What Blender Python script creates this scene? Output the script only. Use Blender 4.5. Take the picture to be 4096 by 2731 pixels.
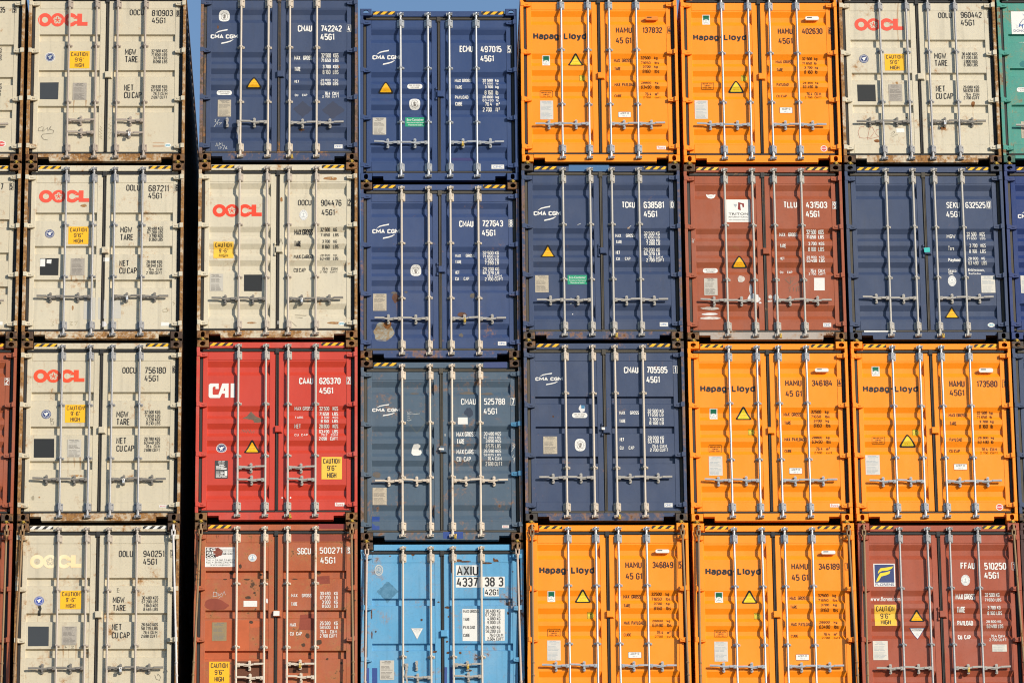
import bpy, math, random
from mathutils import Vector, Matrix
import bmesh
for _o in list(bpy.data.objects): bpy.data.objects.remove(_o)
SC = bpy.context.scene
COL = SC.collection
# ------------------------------------------------------------------ camera, sky, sun, exposure
cd = bpy.data.cameras.new('camera'); cam = bpy.data.objects.new('camera', cd); COL.objects.link(cam)
RT, UP, FW = Vector((.99972,-.02167,-.00952)), Vector((.00106,-.36089,.93261)), Vector((.02364,.93236,.36076))
CAMPOS = Vector((-.9199,-79.1829,1.6))
M = Matrix((RT,UP,-FW)).transposed().to_4x4(); M.translation = CAMPOS
cam.matrix_world = M
cd.sensor_width = 36; cd.lens = 196.161; cd.clip_start = .5; cd.clip_end = 20000
SC.camera = cam
SUN_EL, SUN_AZ = math.radians(17), math.radians(138)      # azimuth clockwise from +Y
sdir = Vector((math.sin(SUN_AZ)*math.cos(SUN_EL), math.cos(SUN_AZ)*math.cos(SUN_EL), math.sin(SUN_EL)))
ld = bpy.data.lights.new('sun','SUN'); ld.energy = 4.5; ld.angle = math.radians(.5); ld.color = (1,.90,.75)
sun = bpy.data.objects.new('sun', ld); COL.objects.link(sun); sun.rotation_euler = sdir.to_track_quat('Z','Y').to_euler()
W = bpy.data.worlds.new('World'); SC.world = W; W.use_nodes = True
nt = W.node_tree; bg = nt.nodes['Background']; sky = nt.nodes.new('ShaderNodeTexSky')
sky.sky_type = 'NISHITA'; sky.sun_disc = False; sky.sun_elevation = SUN_EL; sky.sun_rotation = SUN_AZ
sky.air_density = 1.0; sky.dust_density = .3; sky.ozone_density = 2.6
nt.links.new(sky.outputs[0], bg.inputs[0]); bg.inputs[1].default_value = .145
SC.view_settings.view_transform = 'Standard'; SC.view_settings.look = 'None'; SC.view_settings.exposure = .04; SC.view_settings.gamma = 1
SC.view_settings.use_curve_mapping = False
SC.render.engine = 'CYCLES'; SC.cycles.max_bounces = 6; SC.cycles.pixel_filter_type = 'BLACKMAN_HARRIS'; SC.cycles.filter_width = 1.1; SC.cycles.transparent_max_bounces = 12
POS={
 '01':(-7.648,-0.039,35.205),
 '02':(-7.648,-0.039,32.276),
 '03':(-7.648,-0.039,29.348),
 '04':(-7.648,-0.039,26.419),
 '11':(-5.149,-0.039,35.205),
 '12':(-5.148,-0.039,32.276),
 '13':(-5.148,-0.039,29.348),
 '14':(-5.15,-0.039,26.419),
 '21':(-2.482,-0.071,35.205),
 '22':(-2.484,-0.071,32.276),
 '23':(-2.482,-0.071,29.348),
 '24':(-2.481,-0.071,26.419),
 '31':(-0.004,0.072,34.93),
 '32':(-0.0,0.072,32.002),
 '33':(0.006,0.072,29.073),
 '34':(0.008,0.072,26.145),
 '41':(2.489,-0.009,35.205),
 '42':(2.478,-0.009,32.276),
 '43':(2.483,-0.009,29.348),
 '44':(2.489,-0.009,26.419),
 '51':(4.99,0.021,35.205),
 '52':(4.981,0.021,32.276),
 '53':(4.98,0.021,29.348),
 '54':(4.991,0.021,26.419),
 '61':(7.466,0.026,35.205),
 '62':(7.466,0.026,32.276),
 '63':(7.472,0.026,29.348),
 '64':(7.482,0.026,26.419),
 '71':(9.935,0.026,35.205),
 '72':(9.935,0.026,32.276),
 '73':(9.935,0.026,29.348),
 '74':(9.935,0.026,26.419),
}
HW={
 '11':{'rec': [(2.162,2.039),(1.556,1.443),(0.953,0.84)],'br': [1.958,1.011],'hd': [(0,0.692,1),(1,0.486,-1),(2,0.48,1),(3,0.686,-1)]},
 '21':{'br': [1.917,1.0],'hd': [(0,0.648,0),(1,0.643,-1),(2,0.63,1),(3,0.63,1)]},
 '31':{'br': [1.904,0.993],'hd': [(0,0.635,-1),(1,0.635,-1),(2,0.635,1),(3,0.635,1)]},
 '41':{'br': [1.907,0.986],'hd': [(0,0.641,-1),(1,0.641,-1),(2,0.641,1),(3,0.641,1)]},
 '51':{'br': [1.865,1.032],'hd': [(0,0.64,-1),(1,0.64,-1),(2,0.64,1),(3,0.64,1)]},
 '61':{'rec': [(2.105,1.966),(1.542,1.411),(0.999,0.859)],'br': [1.891,1.042],'hd': [(0,0.695,-1),(1,0.695,-1),(2,0.695,1),(3,0.695,1)]},
 '12':{'rec': [(2.1,1.96),(1.549,1.409),(0.994,0.854)],'br': [1.887,1.037],'hd': [(0,0.695,-1),(1,0.695,-1),(2,0.695,1),(3,0.695,1)]},
 '22':{'br': [1.884,1.017],'hd': [(0,0.643,-1),(1,0.643,-1),(2,0.643,1),(3,0.643,1)]},
 '32':{'br': [1.904,0.998],'hd': [(0,0.644,-1),(1,0.644,-1),(2,0.644,1),(3,0.644,1)]},
 '42':{'br': [1.907,0.998],'hd': [(0,0.645,-1),(1,0.645,-1),(2,0.645,1),(3,0.645,1)]},
 '52':{'br': [1.901,0.995],'hd': [(0,0.645,-1),(1,0.645,-1),(2,0.645,1),(3,0.645,1)]},
 '62':{'br': [1.869,1.035],'hd': [(0,0.683,-1),(1,0.683,-1),(2,0.683,1),(3,0.683,1)]},
 '13':{'rec': [(2.091,1.948),(1.537,1.394),(0.983,0.84)],'br': [1.873,1.018],'hd': [(0,0.666,-1),(1,0.666,-1),(2,0.666,1),(3,0.666,1)]},
 '23':{'br': [1.875,1.042],'hd': [(0,0.842,1),(1,0.644,-1),(2,0.838,1),(3,0.644,-1)]},
 '33':{'br': [1.896,1.024],'hd': [(0,0.95,-1),(1,0.95,-1),(2,0.95,1),(3,0.95,1)]},
 '43':{'rec': [(2.02,1.893),(1.536,1.418),(1.055,0.934)],'br': [2.064,0.862],'hd': [(0,0.692,-1),(1,0.692,-1),(2,0.692,1),(3,0.692,1)]},
 '53':{'br': [1.912,1.002],'hd': [(0,0.653,-1),(1,0.653,-1),(2,0.653,1),(3,0.653,1)]},
 '63':{'br': [1.865,1.031],'hd': [(0,0.636,-1),(1,0.636,-1),(2,0.636,1),(3,0.636,1)]},
 '14':{'rec': [(2.055,1.922),(1.5,1.358),(0.942,0.798)],'br': [1.848,0.983],'hd': [(0,0.621,-1),(1,0.621,-1),(2,0.621,1),(3,0.621,1)]},
 '24':{'rec': [(2.15,2.019),(1.529,1.397),(0.894,0.76)],'br': [1.942,0.945],'hd': [(0,0.654,1),(1,0.451,-1),(2,0.666,1),(3,0.46,-1)]},
 '34':{'rec': [(2.03,1.911),(1.323,1.207),(0.602,0.492)],'br': [1.105,1.105],'hd': [(0,0.966,0),(1,0.77,-1),(2,0.966,1),(3,0.786,-1)]},
 '44':{'br': [1.92,1.005],'hd': [(0,0.648,-1),(1,0.648,-1),(2,0.648,1),(3,0.648,1)]},
 '54':{'br': [1.909,0.986],'hd': [(0,0.638,-1),(1,0.638,-1),(2,0.638,1),(3,0.638,1)]},
 '64':{'br': [1.88,0.992],'hd': [(0,0.608,-1),(1,0.608,-1),(2,0.608,1),(3,0.608,1)]},
}
DEC={
 '01':[
  ('t','35',(0.825,2.531,0.908,2.628),'K',0),
  ('box','9',(1.021,2.527,1.082,2.641),'K'),
  ('t','S',(0.841,1.904,0.87,1.953),'K',0),
  ('t','S',(0.842,1.843,0.871,1.893),'K',0),
  ('t','S',(0.843,1.781,0.873,1.83),'K',0),
  ('t','S',(0.845,1.72,0.874,1.77),'K',0),
  ('t','S',(0.855,1.299,0.884,1.348),'K',0),
  ('t','S',(0.856,1.239,0.886,1.288),'K',0),
  ('t','M',(0.858,1.179,0.875,1.226),'K',0),
  ('t','T',(0.859,1.119,0.873,1.169),'K',0),
  ('dhc',(0.827,0.26,0.97,0.368)),
 ],
 '11':[
  ('oocl',(-1.069,2.295,-0.31,2.523),'R'),
  ('t','OOCU',(0.343,2.486,0.563,2.585),'K',0),
  ('t','810903',(0.688,2.472,1.014,2.577),'K',0),
  ('box','0',(1.061,2.463,1.121,2.575),'K'),
  ('t','45G1',(0.69,2.349,0.898,2.448),'K',0),
  ('t','MGW.',(0.279,1.812,0.472,1.916),'K',0),
  ('t','TARE.',(0.28,1.685,0.502,1.793),'K',0),
  ('t','32.500 KGS',(0.686,1.855,0.935,1.906),'K',0),
  ('t','71.650 LBS',(0.687,1.795,0.936,1.846),'K',0),
  ('t','3.670 KGS',(0.716,1.734,0.937,1.785),'K',0),
  ('t','8.090 LBS',(0.717,1.67,0.938,1.723),'K',0),
  ('t','NET.',(0.274,1.207,0.443,1.311),'K',0),
  ('t','CU.CAP.',(0.276,1.081,0.566,1.188),'K',0),
  ('t','28.830 KGS',(0.695,1.254,0.943,1.303),'K',0),
  ('t','63.560 LBS',(0.695,1.194,0.944,1.243),'K',0),
  ('t','76.3 CU.M',(0.724,1.132,0.945,1.183),'K',0),
  ('t','2.697 CU.FT',(0.697,1.072,0.942,1.122),'K',0),
  ('cau',(-0.58,1.586,-0.267,1.878),'9\'6"'),
  ('abs',(-0.959,1.696,-0.802,1.855),'w'),
  ('sq',(-1.025,1.066,-0.74,1.348),'G2'),
  ('plate',(-0.518,1.053,-0.304,1.341),'P1'),
  ('sq',(0.737,0.265,0.907,0.34),'TAN'),
  ('oval',(0.913,0.254,1.011,0.325),'CY','DFIC'),
  ('streak',(-0.508,0.84,-0.491,1.053)),
  ('streak',(-0.319,0.859,-0.302,1.053)),
  ('scr',[[(-0.974,0.606),(-1.034,0.578),(-1.038,0.531),(-0.973,0.531),(-0.957,0.597),(-0.964,0.522),(-0.896,0.587),(-0.887,0.531),(-0.854,0.597),(-0.837,0.615),(-0.862,0.559),(-0.801,0.54),(-0.809,0.494),(-0.971,0.475),(-0.988,0.437),(-0.953,0.391),(-0.884,0.378)]],'PEN',0.009),
  ('scr',[[(-0.085,0.391),(-0.051,0.4),(-0.094,0.428),(-0.057,0.437),(-0.092,0.475),(-0.054,0.484),(-0.096,0.522),(-0.053,0.531),(-0.092,0.568),(-0.059,0.578),(-0.089,0.615)], [(0.04,0.39),(0.086,0.409),(0.043,0.428),(0.09,0.503),(0.038,0.493),(0.084,0.55),(0.041,0.578),(0.088,0.615),(0.043,0.643),(0.082,0.675)]],'PENL',0.007),
 ],
 '21':[
  ('bv',(-0.94,2.376,-0.77,2.563)),
  ('cma',(-1.062,1.983,-0.636,2.239)),
  ('t','CMAU',(0.289,2.192,0.511,2.304),'W',1),
  ('t','742242',(0.645,2.192,0.974,2.3),'W',1),
  ('box','4',(1.05,2.188,1.116,2.308),'W'),
  ('t','45G1',(0.642,2.049,0.856,2.158),'W',1),
  ('t','MAX.  GROSS',(0.234,1.731,0.514,1.797),'W',1),
  ('t','TARE',(0.238,1.53,0.337,1.594),'W',1),
  ('t','NET',(0.241,1.326,0.315,1.377),'W',1),
  ('t','CU.   CAP.',(0.247,1.102,0.451,1.155),'W',1),
  ('t','32.500  KGS.',(0.651,1.769,0.935,1.831),'W',1),
  ('t','71.650  LBS.',(0.65,1.691,0.935,1.752),'W',1),
  ('t','3.700  KGS.',(0.676,1.568,0.935,1.629),'W',1),
  ('t','8.160  LBS.',(0.676,1.489,0.935,1.549),'W',1),
  ('t','28.800  KGS.',(0.647,1.358,0.931,1.402),'W',1),
  ('t','63.490  LBS.',(0.647,1.285,0.931,1.345),'W',1),
  ('t','76.4  CU.M.',(0.705,1.132,0.936,1.192),'W',1),
  ('t','2.700  CU.FT.',(0.674,1.075,0.945,1.119),'W',1),
  ('tri',(-0.51,1.239,-0.263,1.447)),
  ('pill',(-0.961,1.134,-0.726,1.217),'CORTEN STEEL','CONTAINER','W'),
  ('plate',(-0.941,0.758,-0.736,1.04),'P2'),
  ('diam',(0.209,0.741,0.536,1.026),'DB'),
  ('diam',(0.652,0.712,1.031,1.026),'DB'),
  ('sti',(0.86,0.223,0.987,0.287),'CIMC','BL'),
  ('scr',[[(-0.962,0.716),(-0.984,0.703),(-0.966,0.675),(-0.987,0.671)], [(-0.915,0.716),(-0.997,0.585)], [(-0.939,0.656),(-0.942,0.623)], [(-0.927,0.656),(-0.875,0.656),(-0.914,0.623)]],'PENW',0.007),
  ('scr',[[(-0.969,0.259),(-0.949,0.315),(-0.932,0.259),(-0.963,0.282)], [(-0.918,0.263),(-0.911,0.315),(-0.887,0.297),(-0.915,0.285)], [(-0.87,0.319),(-0.866,0.27),(-0.825,0.274)], [(-0.914,0.248),(-0.921,0.216)], [(-0.901,0.252),(-0.876,0.241),(-0.904,0.214)], [(-0.825,0.267),(-0.855,0.203)], [(-0.794,0.259),(-0.821,0.222),(-0.79,0.214),(-0.808,0.241)]],'PENW',0.007),
  ('blob',(-0.965,2.237,-0.937,2.305),'RU',1),
  ('blob',(0.915,1.576,0.949,1.621),'RU',2),
  ('blob',(0.314,0.529,0.4,0.559),'RU',3),
  ('streak',(0.34,0.469,0.357,0.581)),
 ],
 '31':[
  ('cma',(-1.03,1.967,-0.609,2.226)),
  ('t','ECMU',(0.326,2.185,0.537,2.293),'W',1),
  ('t','497015',(0.653,2.181,0.979,2.289),'W',1),
  ('box','5',(1.066,2.167,1.135,2.293),'W'),
  ('t','45G1',(0.648,2.022,0.857,2.128),'W',1),
  ('t','MAX GROSS',(0.248,1.689,0.506,1.747),'W',1),
  ('t','TARE',(0.253,1.56,0.364,1.617),'W',1),
  ('t','PAYLOAD',(0.25,1.406,0.457,1.465),'W',1),
  ('t','CUBE',(0.253,1.279,0.366,1.34),'W',1),
  ('t','32.500  kg',(0.677,1.687,0.929,1.747),'W',1),
  ('t','71.650  lb',(0.68,1.634,0.923,1.675),'W',1),
  ('t','3.700  kg',(0.712,1.56,0.928,1.617),'W',1),
  ('t','8.160  lb',(0.709,1.48,0.922,1.543),'W',1),
  ('t','28.800  kg',(0.677,1.404,0.932,1.463),'W',1),
  ('t','63.490  lb',(0.678,1.346,0.924,1.393),'W',1),
  ('t','76.4   m³',(0.713,1.275,0.943,1.334),'W',1),
  ('t','2.700   ft³',(0.679,1.193,0.942,1.258),'W',1),
  ('tri',(-0.941,1.494,-0.705,1.701)),
  ('pill',(-0.49,1.564,-0.255,1.646),'COR-TEN STEEL','CONTAINER','W'),
  ('bv',(-0.459,1.219,-0.29,1.408)),
  ('plate',(-1.026,0.791,-0.818,1.076),'P3'),
  ('eco',(-0.522,0.927,-0.214,1.082)),
  ('sti',(0.806,0.216,1.001,0.285),'CIMC','BL'),
  ('sq',(0.195,0.357,0.523,0.418),'DB2'),
 ],
 '41':[
  ('hap',(-1.021,2.067,-0.192,2.206)),
  ('t','HAMU',(0.27,2.201,0.519,2.298),'BR',0),
  ('t','137832',(0.684,2.201,0.992,2.298),'BR',0),
  ('box','4',(1.071,2.193,1.14,2.306),'BR'),
  ('t','45 G1',(0.268,2.022,0.507,2.124),'BR',0),
  ('t','MAX. GROSS',(0.233,1.722,0.497,1.779),'BR',0),
  ('t','TARE',(0.237,1.568,0.333,1.619),'BR',0),
  ('t','MAX. PAYLOAD',(0.235,1.298,0.541,1.352),'BR',0),
  ('t','CUBE',(0.232,1.12,0.343,1.173),'BR',0),
  ('t','32500   kg',(0.647,1.758,0.912,1.811),'BR',0),
  ('t','71650   lbs',(0.65,1.684,0.932,1.733),'BR',0),
  ('t','3700   kg',(0.678,1.597,0.909,1.65),'BR',0),
  ('t','8160   lbs',(0.675,1.528,0.932,1.578),'BR',0),
  ('t','28800   kg',(0.648,1.33,0.913,1.379),'BR',0),
  ('t','63490   lbs',(0.646,1.262,0.932,1.311),'BR',0),
  ('t','76.4   m³',(0.705,1.154,0.913,1.207),'BR',0),
  ('t','2700   cuft',(0.676,1.094,0.946,1.135),'BR',0),
  ('dek',(-0.883,1.653,-0.764,1.824)),
  ('tri',(-0.487,1.646,-0.243,1.86)),
  ('tir',(-0.309,1.398,-0.214,1.498)),
  ('rep',(-0.926,1.113,-0.727,1.235)),
  ('plate',(-0.926,0.736,-0.725,1.052),'P4'),
  ('acep',(0.28,0.77,0.481,0.867)),
  ('sti',(0.868,0.232,1.009,0.289),'Fuwa','RD'),
  ('gps',(0.728,2.41,0.93,2.473),'O'),
 ],
 '51':[
  ('hap',(-1.028,2.068,-0.198,2.195)),
  ('t','HAMU',(0.296,2.197,0.528,2.295),'BR',0),
  ('t','402630',(0.675,2.198,0.994,2.295),'BR',0),
  ('box','6',(1.079,2.192,1.147,2.306),'BR'),
  ('t','45G1',(0.302,2.03,0.52,2.131),'BR',0),
  ('t','MAX GROSS',(0.252,1.716,0.518,1.766),'BR',0),
  ('t','TARE',(0.26,1.561,0.359,1.614),'BR',0),
  ('t','PAYLOAD',(0.255,1.314,0.439,1.364),'BR',0),
  ('t','CU.CAP.',(0.25,1.133,0.423,1.182),'BR',0),
  ('t','32 500  kg',(0.663,1.758,0.903,1.809),'BR',0),
  ('t','71 650  lb',(0.663,1.688,0.887,1.737),'BR',0),
  ('t','3 700  kg',(0.692,1.597,0.904,1.646),'BR',0),
  ('t','8 160  lb',(0.692,1.53,0.895,1.58),'BR',0),
  ('t','28 800  kg',(0.664,1.343,0.902,1.39),'BR',0),
  ('t','63 490  lb',(0.662,1.28,0.889,1.326),'BR',0),
  ('t','76.4  CU.M.',(0.716,1.171,0.954,1.222),'BR',0),
  ('t','2 700  CU.FT.',(0.688,1.11,0.961,1.154),'BR',0),
  ('dek',(-0.878,2.363,-0.758,2.533)),
  ('tri',(-0.502,1.207,-0.256,1.42)),
  ('tir',(-0.294,1.409,-0.2,1.507)),
  ('rep',(-0.92,1.258,-0.723,1.381)),
  ('plate',(-1.03,0.758,-0.827,1.069),'P4'),
  ('acep',(0.287,0.852,0.488,0.955)),
  ('dhc',(0.905,0.207,1.007,0.308)),
  ('gps',(0.728,2.425,0.939,2.484),'W'),
 ],
 '61':[
  ('oocl',(-0.97,2.257,-0.215,2.469),'R'),
  ('t','OOLU',(0.336,2.472,0.551,2.569),'K',0),
  ('t','960442',(0.689,2.476,1.018,2.579),'K',0),
  ('box','0',(1.104,2.476,1.167,2.589),'K'),
  ('t','45G1',(0.686,2.342,0.896,2.447),'K',0),
  ('t','MGW.',(0.249,1.778,0.455,1.876),'K',0),
  ('t','TARE.',(0.25,1.654,0.475,1.757),'K',0),
  ('t','30.480 KGS',(0.679,1.833,0.925,1.886),'K',0),
  ('t','67.200 LBS',(0.677,1.774,0.924,1.823),'K',0),
  ('t','3.800 KGS',(0.706,1.707,0.923,1.761),'K',0),
  ('t','8.380 LBS',(0.705,1.648,0.923,1.7),'K',0),
  ('t','NET.',(0.253,1.22,0.42,1.322),'K',0),
  ('t','CU.CAP.',(0.25,1.095,0.54,1.197),'K',0),
  ('t','26.680 KGS',(0.68,1.271,0.93,1.322),'K',0),
  ('t','58.820 LBS',(0.679,1.21,0.928,1.263),'K',0),
  ('t','76.4  CU.M',(0.707,1.148,0.927,1.199),'K',0),
  ('t','2.700 CU.FT',(0.682,1.089,0.925,1.14),'K',0),
  ('cau',(-0.529,1.578,-0.218,1.863),'9\'6"'),
  ('abs',(-0.923,1.705,-0.778,1.852),'b'),
  ('sq',(-0.971,1.057,-0.686,1.339),'G1'),
  ('plate',(-0.483,1.059,-0.273,1.343),'P1'),
  ('sq',(-0.386,0.531,-0.262,0.599),'W'),
  ('streak',(-0.333,1.985,-0.281,2.749)),
  ('streak',(-0.489,0.867,-0.465,1.065)),
  ('blob',(0.794,0.976,0.85,1.059),'RU2',5),
  ('streak',(0.806,0.753,0.827,0.989)),
  ('blob',(0.294,0.573,0.391,0.633),'RU2',6),
  ('streak',(0.31,0.415,0.334,0.603)),
  ('streak',(0.366,0.452,0.384,0.622)),
  ('blob',(-0.739,0.366,-0.652,0.419),'RU2',7),
  ('blob',(-0.399,0.752,-0.378,0.774),'RU2',8),
  ('blob',(-0.235,0.77,-0.211,0.793),'RU2',9),
  ('scr',[[(-0.883,0.631),(-0.948,0.622),(-0.982,0.537),(-0.959,0.443),(-0.884,0.434),(-0.789,0.452),(-0.725,0.546),(-0.757,0.622),(-0.801,0.603),(-0.842,0.415),(-0.658,0.462),(-0.709,0.509),(-0.695,0.575),(-0.654,0.584)]],'PENR',0.007),
  ('scr',[[(-0.475,0.509),(-0.421,0.556),(-0.414,0.528),(-0.476,0.481),(-0.363,0.499),(-0.451,0.456)]],'PEN',0.005),
 ],
 '71':[
  ('dolph',(-0.993,2.199,-0.503,2.587)),
  ('t','WW',(-0.888,2.046,-0.809,2.084),'W',0),
  ('pill',(-0.957,1.216,-0.727,1.292),'CORTEN','STEEL','W'),
  ('plate',(-0.916,0.433,-0.705,0.716),'P2'),
  ('blob',(-0.895,1.633,-0.784,1.747),'TEALD',4),
 ],
 '02':[
  ('t','7',(0.908,2.478,0.947,2.585),'K',0),
  ('box','5',(1.042,2.473,1.103,2.591),'K'),
  ('sq',(0.893,0.252,0.989,0.304),'W'),
 ],
 '12':[
  ('oocl',(-0.994,2.264,-0.234,2.475),'R'),
  ('t','OOLU',(0.334,2.461,0.548,2.561),'K',0),
  ('t','687211',(0.675,2.448,0.985,2.555),'K',0),
  ('box','6',(1.078,2.452,1.143,2.567),'K'),
  ('t','45G1',(0.674,2.329,0.879,2.428),'K',0),
  ('t','MGW.',(0.252,1.767,0.454,1.865),'K',0),
  ('t','TARE.',(0.252,1.64,0.475,1.743),'K',0),
  ('t','30.480 KGS',(0.665,1.809,0.908,1.863),'K',0),
  ('t','67.200 LBS',(0.666,1.748,0.907,1.801),'K',0),
  ('t','3.790 KGS',(0.695,1.688,0.906,1.742),'K',0),
  ('t','8.360 LBS',(0.694,1.628,0.905,1.682),'K',0),
  ('t','NET.',(0.248,1.217,0.414,1.312),'K',0),
  ('t','CU.CAP.',(0.248,1.091,0.535,1.191),'K',0),
  ('t','26.690 KGS',(0.662,1.26,0.902,1.312),'K',0),
  ('t','58.840 LBS',(0.663,1.2,0.901,1.252),'K',0),
  ('t','76.4  CU.M',(0.69,1.138,0.9,1.188),'K',0),
  ('t','2.700 CU.FT',(0.661,1.079,0.899,1.128),'K',0),
  ('cau',(-0.541,1.579,-0.234,1.867),'9\'6"'),
  ('abs',(-0.899,1.681,-0.755,1.822),'b'),
  ('sq',(-0.964,1.066,-0.681,1.345),'G1'),
  ('sq2',(-0.962,1.21,-0.888,1.337),'W'),
  ('sq2',(-0.862,1.259,-0.792,1.325),'W'),
  ('plate',(-0.494,1.062,-0.284,1.345),'P1'),
  ('streak',(-0.493,0.791,-0.471,1.07)),
  ('streak',(-0.297,0.93,-0.278,1.069)),
  ('sq',(-0.012,1.289,0.092,1.353),'W'),
  ('sq',(-0.286,0.344,-0.028,0.701),'BG2'),
  ('sq',(0.018,0.354,0.282,0.661),'BG2'),
  ('sq',(0.897,0.234,1.019,0.293),'W'),
  ('streak',(-1.169,1.93,-1.147,2.191)),
  ('blob',(-0.365,2.187,-0.269,2.243),'RUL',10),
  ('blob',(-0.024,0.215,0.068,0.314),'PAP',3),
  ('blob',(-0.467,0.493,-0.437,0.572),'RUL',11),
  ('scr',[[(-0.761,0.295),(-0.733,0.305),(-0.76,0.265),(-0.732,0.246),(-0.769,0.236)], [(-0.494,0.305),(-0.448,0.299),(-0.484,0.271),(-0.447,0.245),(-0.493,0.245)], [(-0.42,0.305),(-0.374,0.311),(-0.406,0.245)], [(1.095,0.65),(1.068,0.621),(1.105,0.601),(1.078,0.571)], [(0.986,0.521),(0.922,0.502),(0.922,0.462),(0.996,0.472),(0.977,0.531)]],'PENL',0.008),
 ],
 '22':[
  ('oocl',(-0.992,2.013,-0.247,2.224),'R2'),
  ('t','OOCU',(0.308,2.202,0.514,2.296),'K',0),
  ('t','904476',(0.66,2.195,0.976,2.296),'K',0),
  ('box','2',(1.067,2.191,1.13,2.308),'K'),
  ('t','45G1',(0.671,2.038,0.87,2.137),'K',0),
  ('abs',(0.329,1.958,0.456,2.131),'g'),
  ('t','MAX.GROSS',(0.253,1.729,0.537,1.816),'K',0),
  ('t','TARE',(0.252,1.529,0.361,1.615),'K',0),
  ('t','MAX.CARGO',(0.247,1.323,0.536,1.397),'K',0),
  ('t','CU.CAP.',(0.246,1.107,0.441,1.183),'K',0),
  ('t','32.500   KG',(0.651,1.783,0.906,1.837),'K',0),
  ('t','71.650   LBS',(0.655,1.703,0.932,1.757),'K',0),
  ('t','3.700   KG',(0.68,1.581,0.906,1.633),'K',0),
  ('t','8.160   LBS',(0.68,1.501,0.93,1.555),'K',0),
  ('t','28.800   KG',(0.653,1.368,0.905,1.408),'K',0),
  ('t','63.490   LBS',(0.649,1.299,0.929,1.35),'K',0),
  ('t','76.4   CU.M.',(0.677,1.149,0.927,1.199),'K',0),
  ('t','2.700   CU.FT.',(0.65,1.089,0.927,1.133),'K',0),
  ('cau',(-0.982,1.332,-0.674,1.604),'9\'-6"'),
  ('sq',(-0.513,0.789,-0.239,1.062),'G1'),
  ('plate',(-1.03,0.793,-0.829,1.074),'P3'),
  ('oval',(0.931,0.224,1.029,0.289),'CY','DFIC'),
  ('sq',(-0.004,0.249,0.027,0.302),'W'),
  ('scr',[[(0.266,0.413),(0.497,0.407),(0.285,0.397),(0.441,0.393)], [(0.276,0.367),(0.386,0.347)], [(0.156,0.348),(0.295,0.209)], [(0.038,1.653),(0.029,1.563),(0.051,1.649),(0.076,1.563)]],'PEN',0.008),
  ('blob',(0.694,2.621,0.917,2.678),'RUL',12),
  ('blob',(0.034,2.256,0.072,2.337),'RUL',13),
  ('blob',(0.756,0.248,0.977,0.287),'RUL',14),
  ('blob',(-0.462,0.253,-0.314,0.285),'RUL',15),
 ],
 '32':[
  ('cma',(-1.038,1.979,-0.616,2.233)),
  ('t','CMAU',(0.297,2.175,0.517,2.282),'W',1),
  ('t','727643',(0.649,2.181,0.973,2.288),'W',1),
  ('box','8',(1.059,2.177,1.13,2.298),'W'),
  ('t','45G1',(0.646,2.026,0.853,2.131),'W',1),
  ('t','MAX.    GROSS',(0.23,1.689,0.533,1.743),'W',1),
  ('t','TARE',(0.232,1.571,0.33,1.625),'W',1),
  ('t','NET',(0.231,1.411,0.299,1.467),'W',1),
  ('t','CU.    CAP.',(0.23,1.293,0.456,1.347),'W',1),
  ('t','32.500 KG',(0.653,1.733,0.904,1.789),'W',1),
  ('t','71.650 LB',(0.654,1.673,0.901,1.725),'W',1),
  ('t','3.300 KG',(0.683,1.611,0.903,1.663),'W',1),
  ('t','7.280 LB',(0.685,1.553,0.902,1.607),'W',1),
  ('t','29.200 KG',(0.656,1.467,0.907,1.521),'W',1),
  ('t','64.370 LB',(0.656,1.407,0.907,1.459),'W',1),
  ('t','76.4 CU.M',(0.715,1.345,0.945,1.395),'W',1),
  ('t','2.700 CU.FT',(0.685,1.287,0.963,1.341),'W',1),
  ('bv',(-0.452,1.37,-0.289,1.558)),
  ('plate',(-1.026,0.796,-0.821,1.075),'P2'),
  ('blob',(-0.741,0.921,-0.622,1.088),'RUB',1),
  ('blob',(-0.755,1.07,-0.644,1.118),'GRB',20),
  ('blob',(-0.55,1.086,-0.498,1.134),'GRB',21),
  ('blob',(-1.032,0.3,-0.692,0.597),'PEEL',2),
  ('blob',(-0.876,0.516,-0.747,0.619),'RU2',22),
  ('blob',(0.269,0.695,0.402,0.775),'RUB',3),
  ('blob',(0.458,1.0,0.532,1.087),'GRB',5),
  ('blob',(0.278,0.372,0.352,0.443),'GRB',23),
  ('streak',(-0.671,0.696,-0.656,0.915)),
  ('sti',(0.876,0.228,1.004,0.29),'CIMC','BL'),
 ],
 '42':[
  ('cma',(-1.036,1.967,-0.617,2.222)),
  ('t','TCKU',(0.32,2.184,0.527,2.288),'W',1),
  ('t','638581',(0.658,2.178,0.972,2.288),'W',1),
  ('box','0',(1.064,2.176,1.134,2.296),'W'),
  ('t','45G1',(0.658,2.029,0.865,2.135),'W',1),
  ('t','MAX.    GROSS',(0.214,1.712,0.514,1.768),'W',1),
  ('t','TARE',(0.219,1.594,0.317,1.649),'W',1),
  ('t','NET',(0.218,1.434,0.287,1.489),'W',1),
  ('t','CU.    CAP.',(0.222,1.317,0.451,1.37),'W',1),
  ('t','32.500 KG',(0.653,1.745,0.899,1.801),'W',1),
  ('t','71.650 LB',(0.655,1.684,0.896,1.737),'W',1),
  ('t','3.300 KG',(0.683,1.619,0.901,1.672),'W',1),
  ('t','7.280 LB',(0.686,1.567,0.9,1.617),'W',1),
  ('t','29.200 KG',(0.648,1.471,0.898,1.528),'W',1),
  ('t','64.370 LB',(0.65,1.41,0.897,1.463),'W',1),
  ('t','76.4 CU.M',(0.711,1.35,0.939,1.397),'W',1),
  ('t','2.700 CU.FT',(0.683,1.291,0.956,1.346),'W',1),
  ('tri',(-0.94,1.371,-0.708,1.581)),
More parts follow.
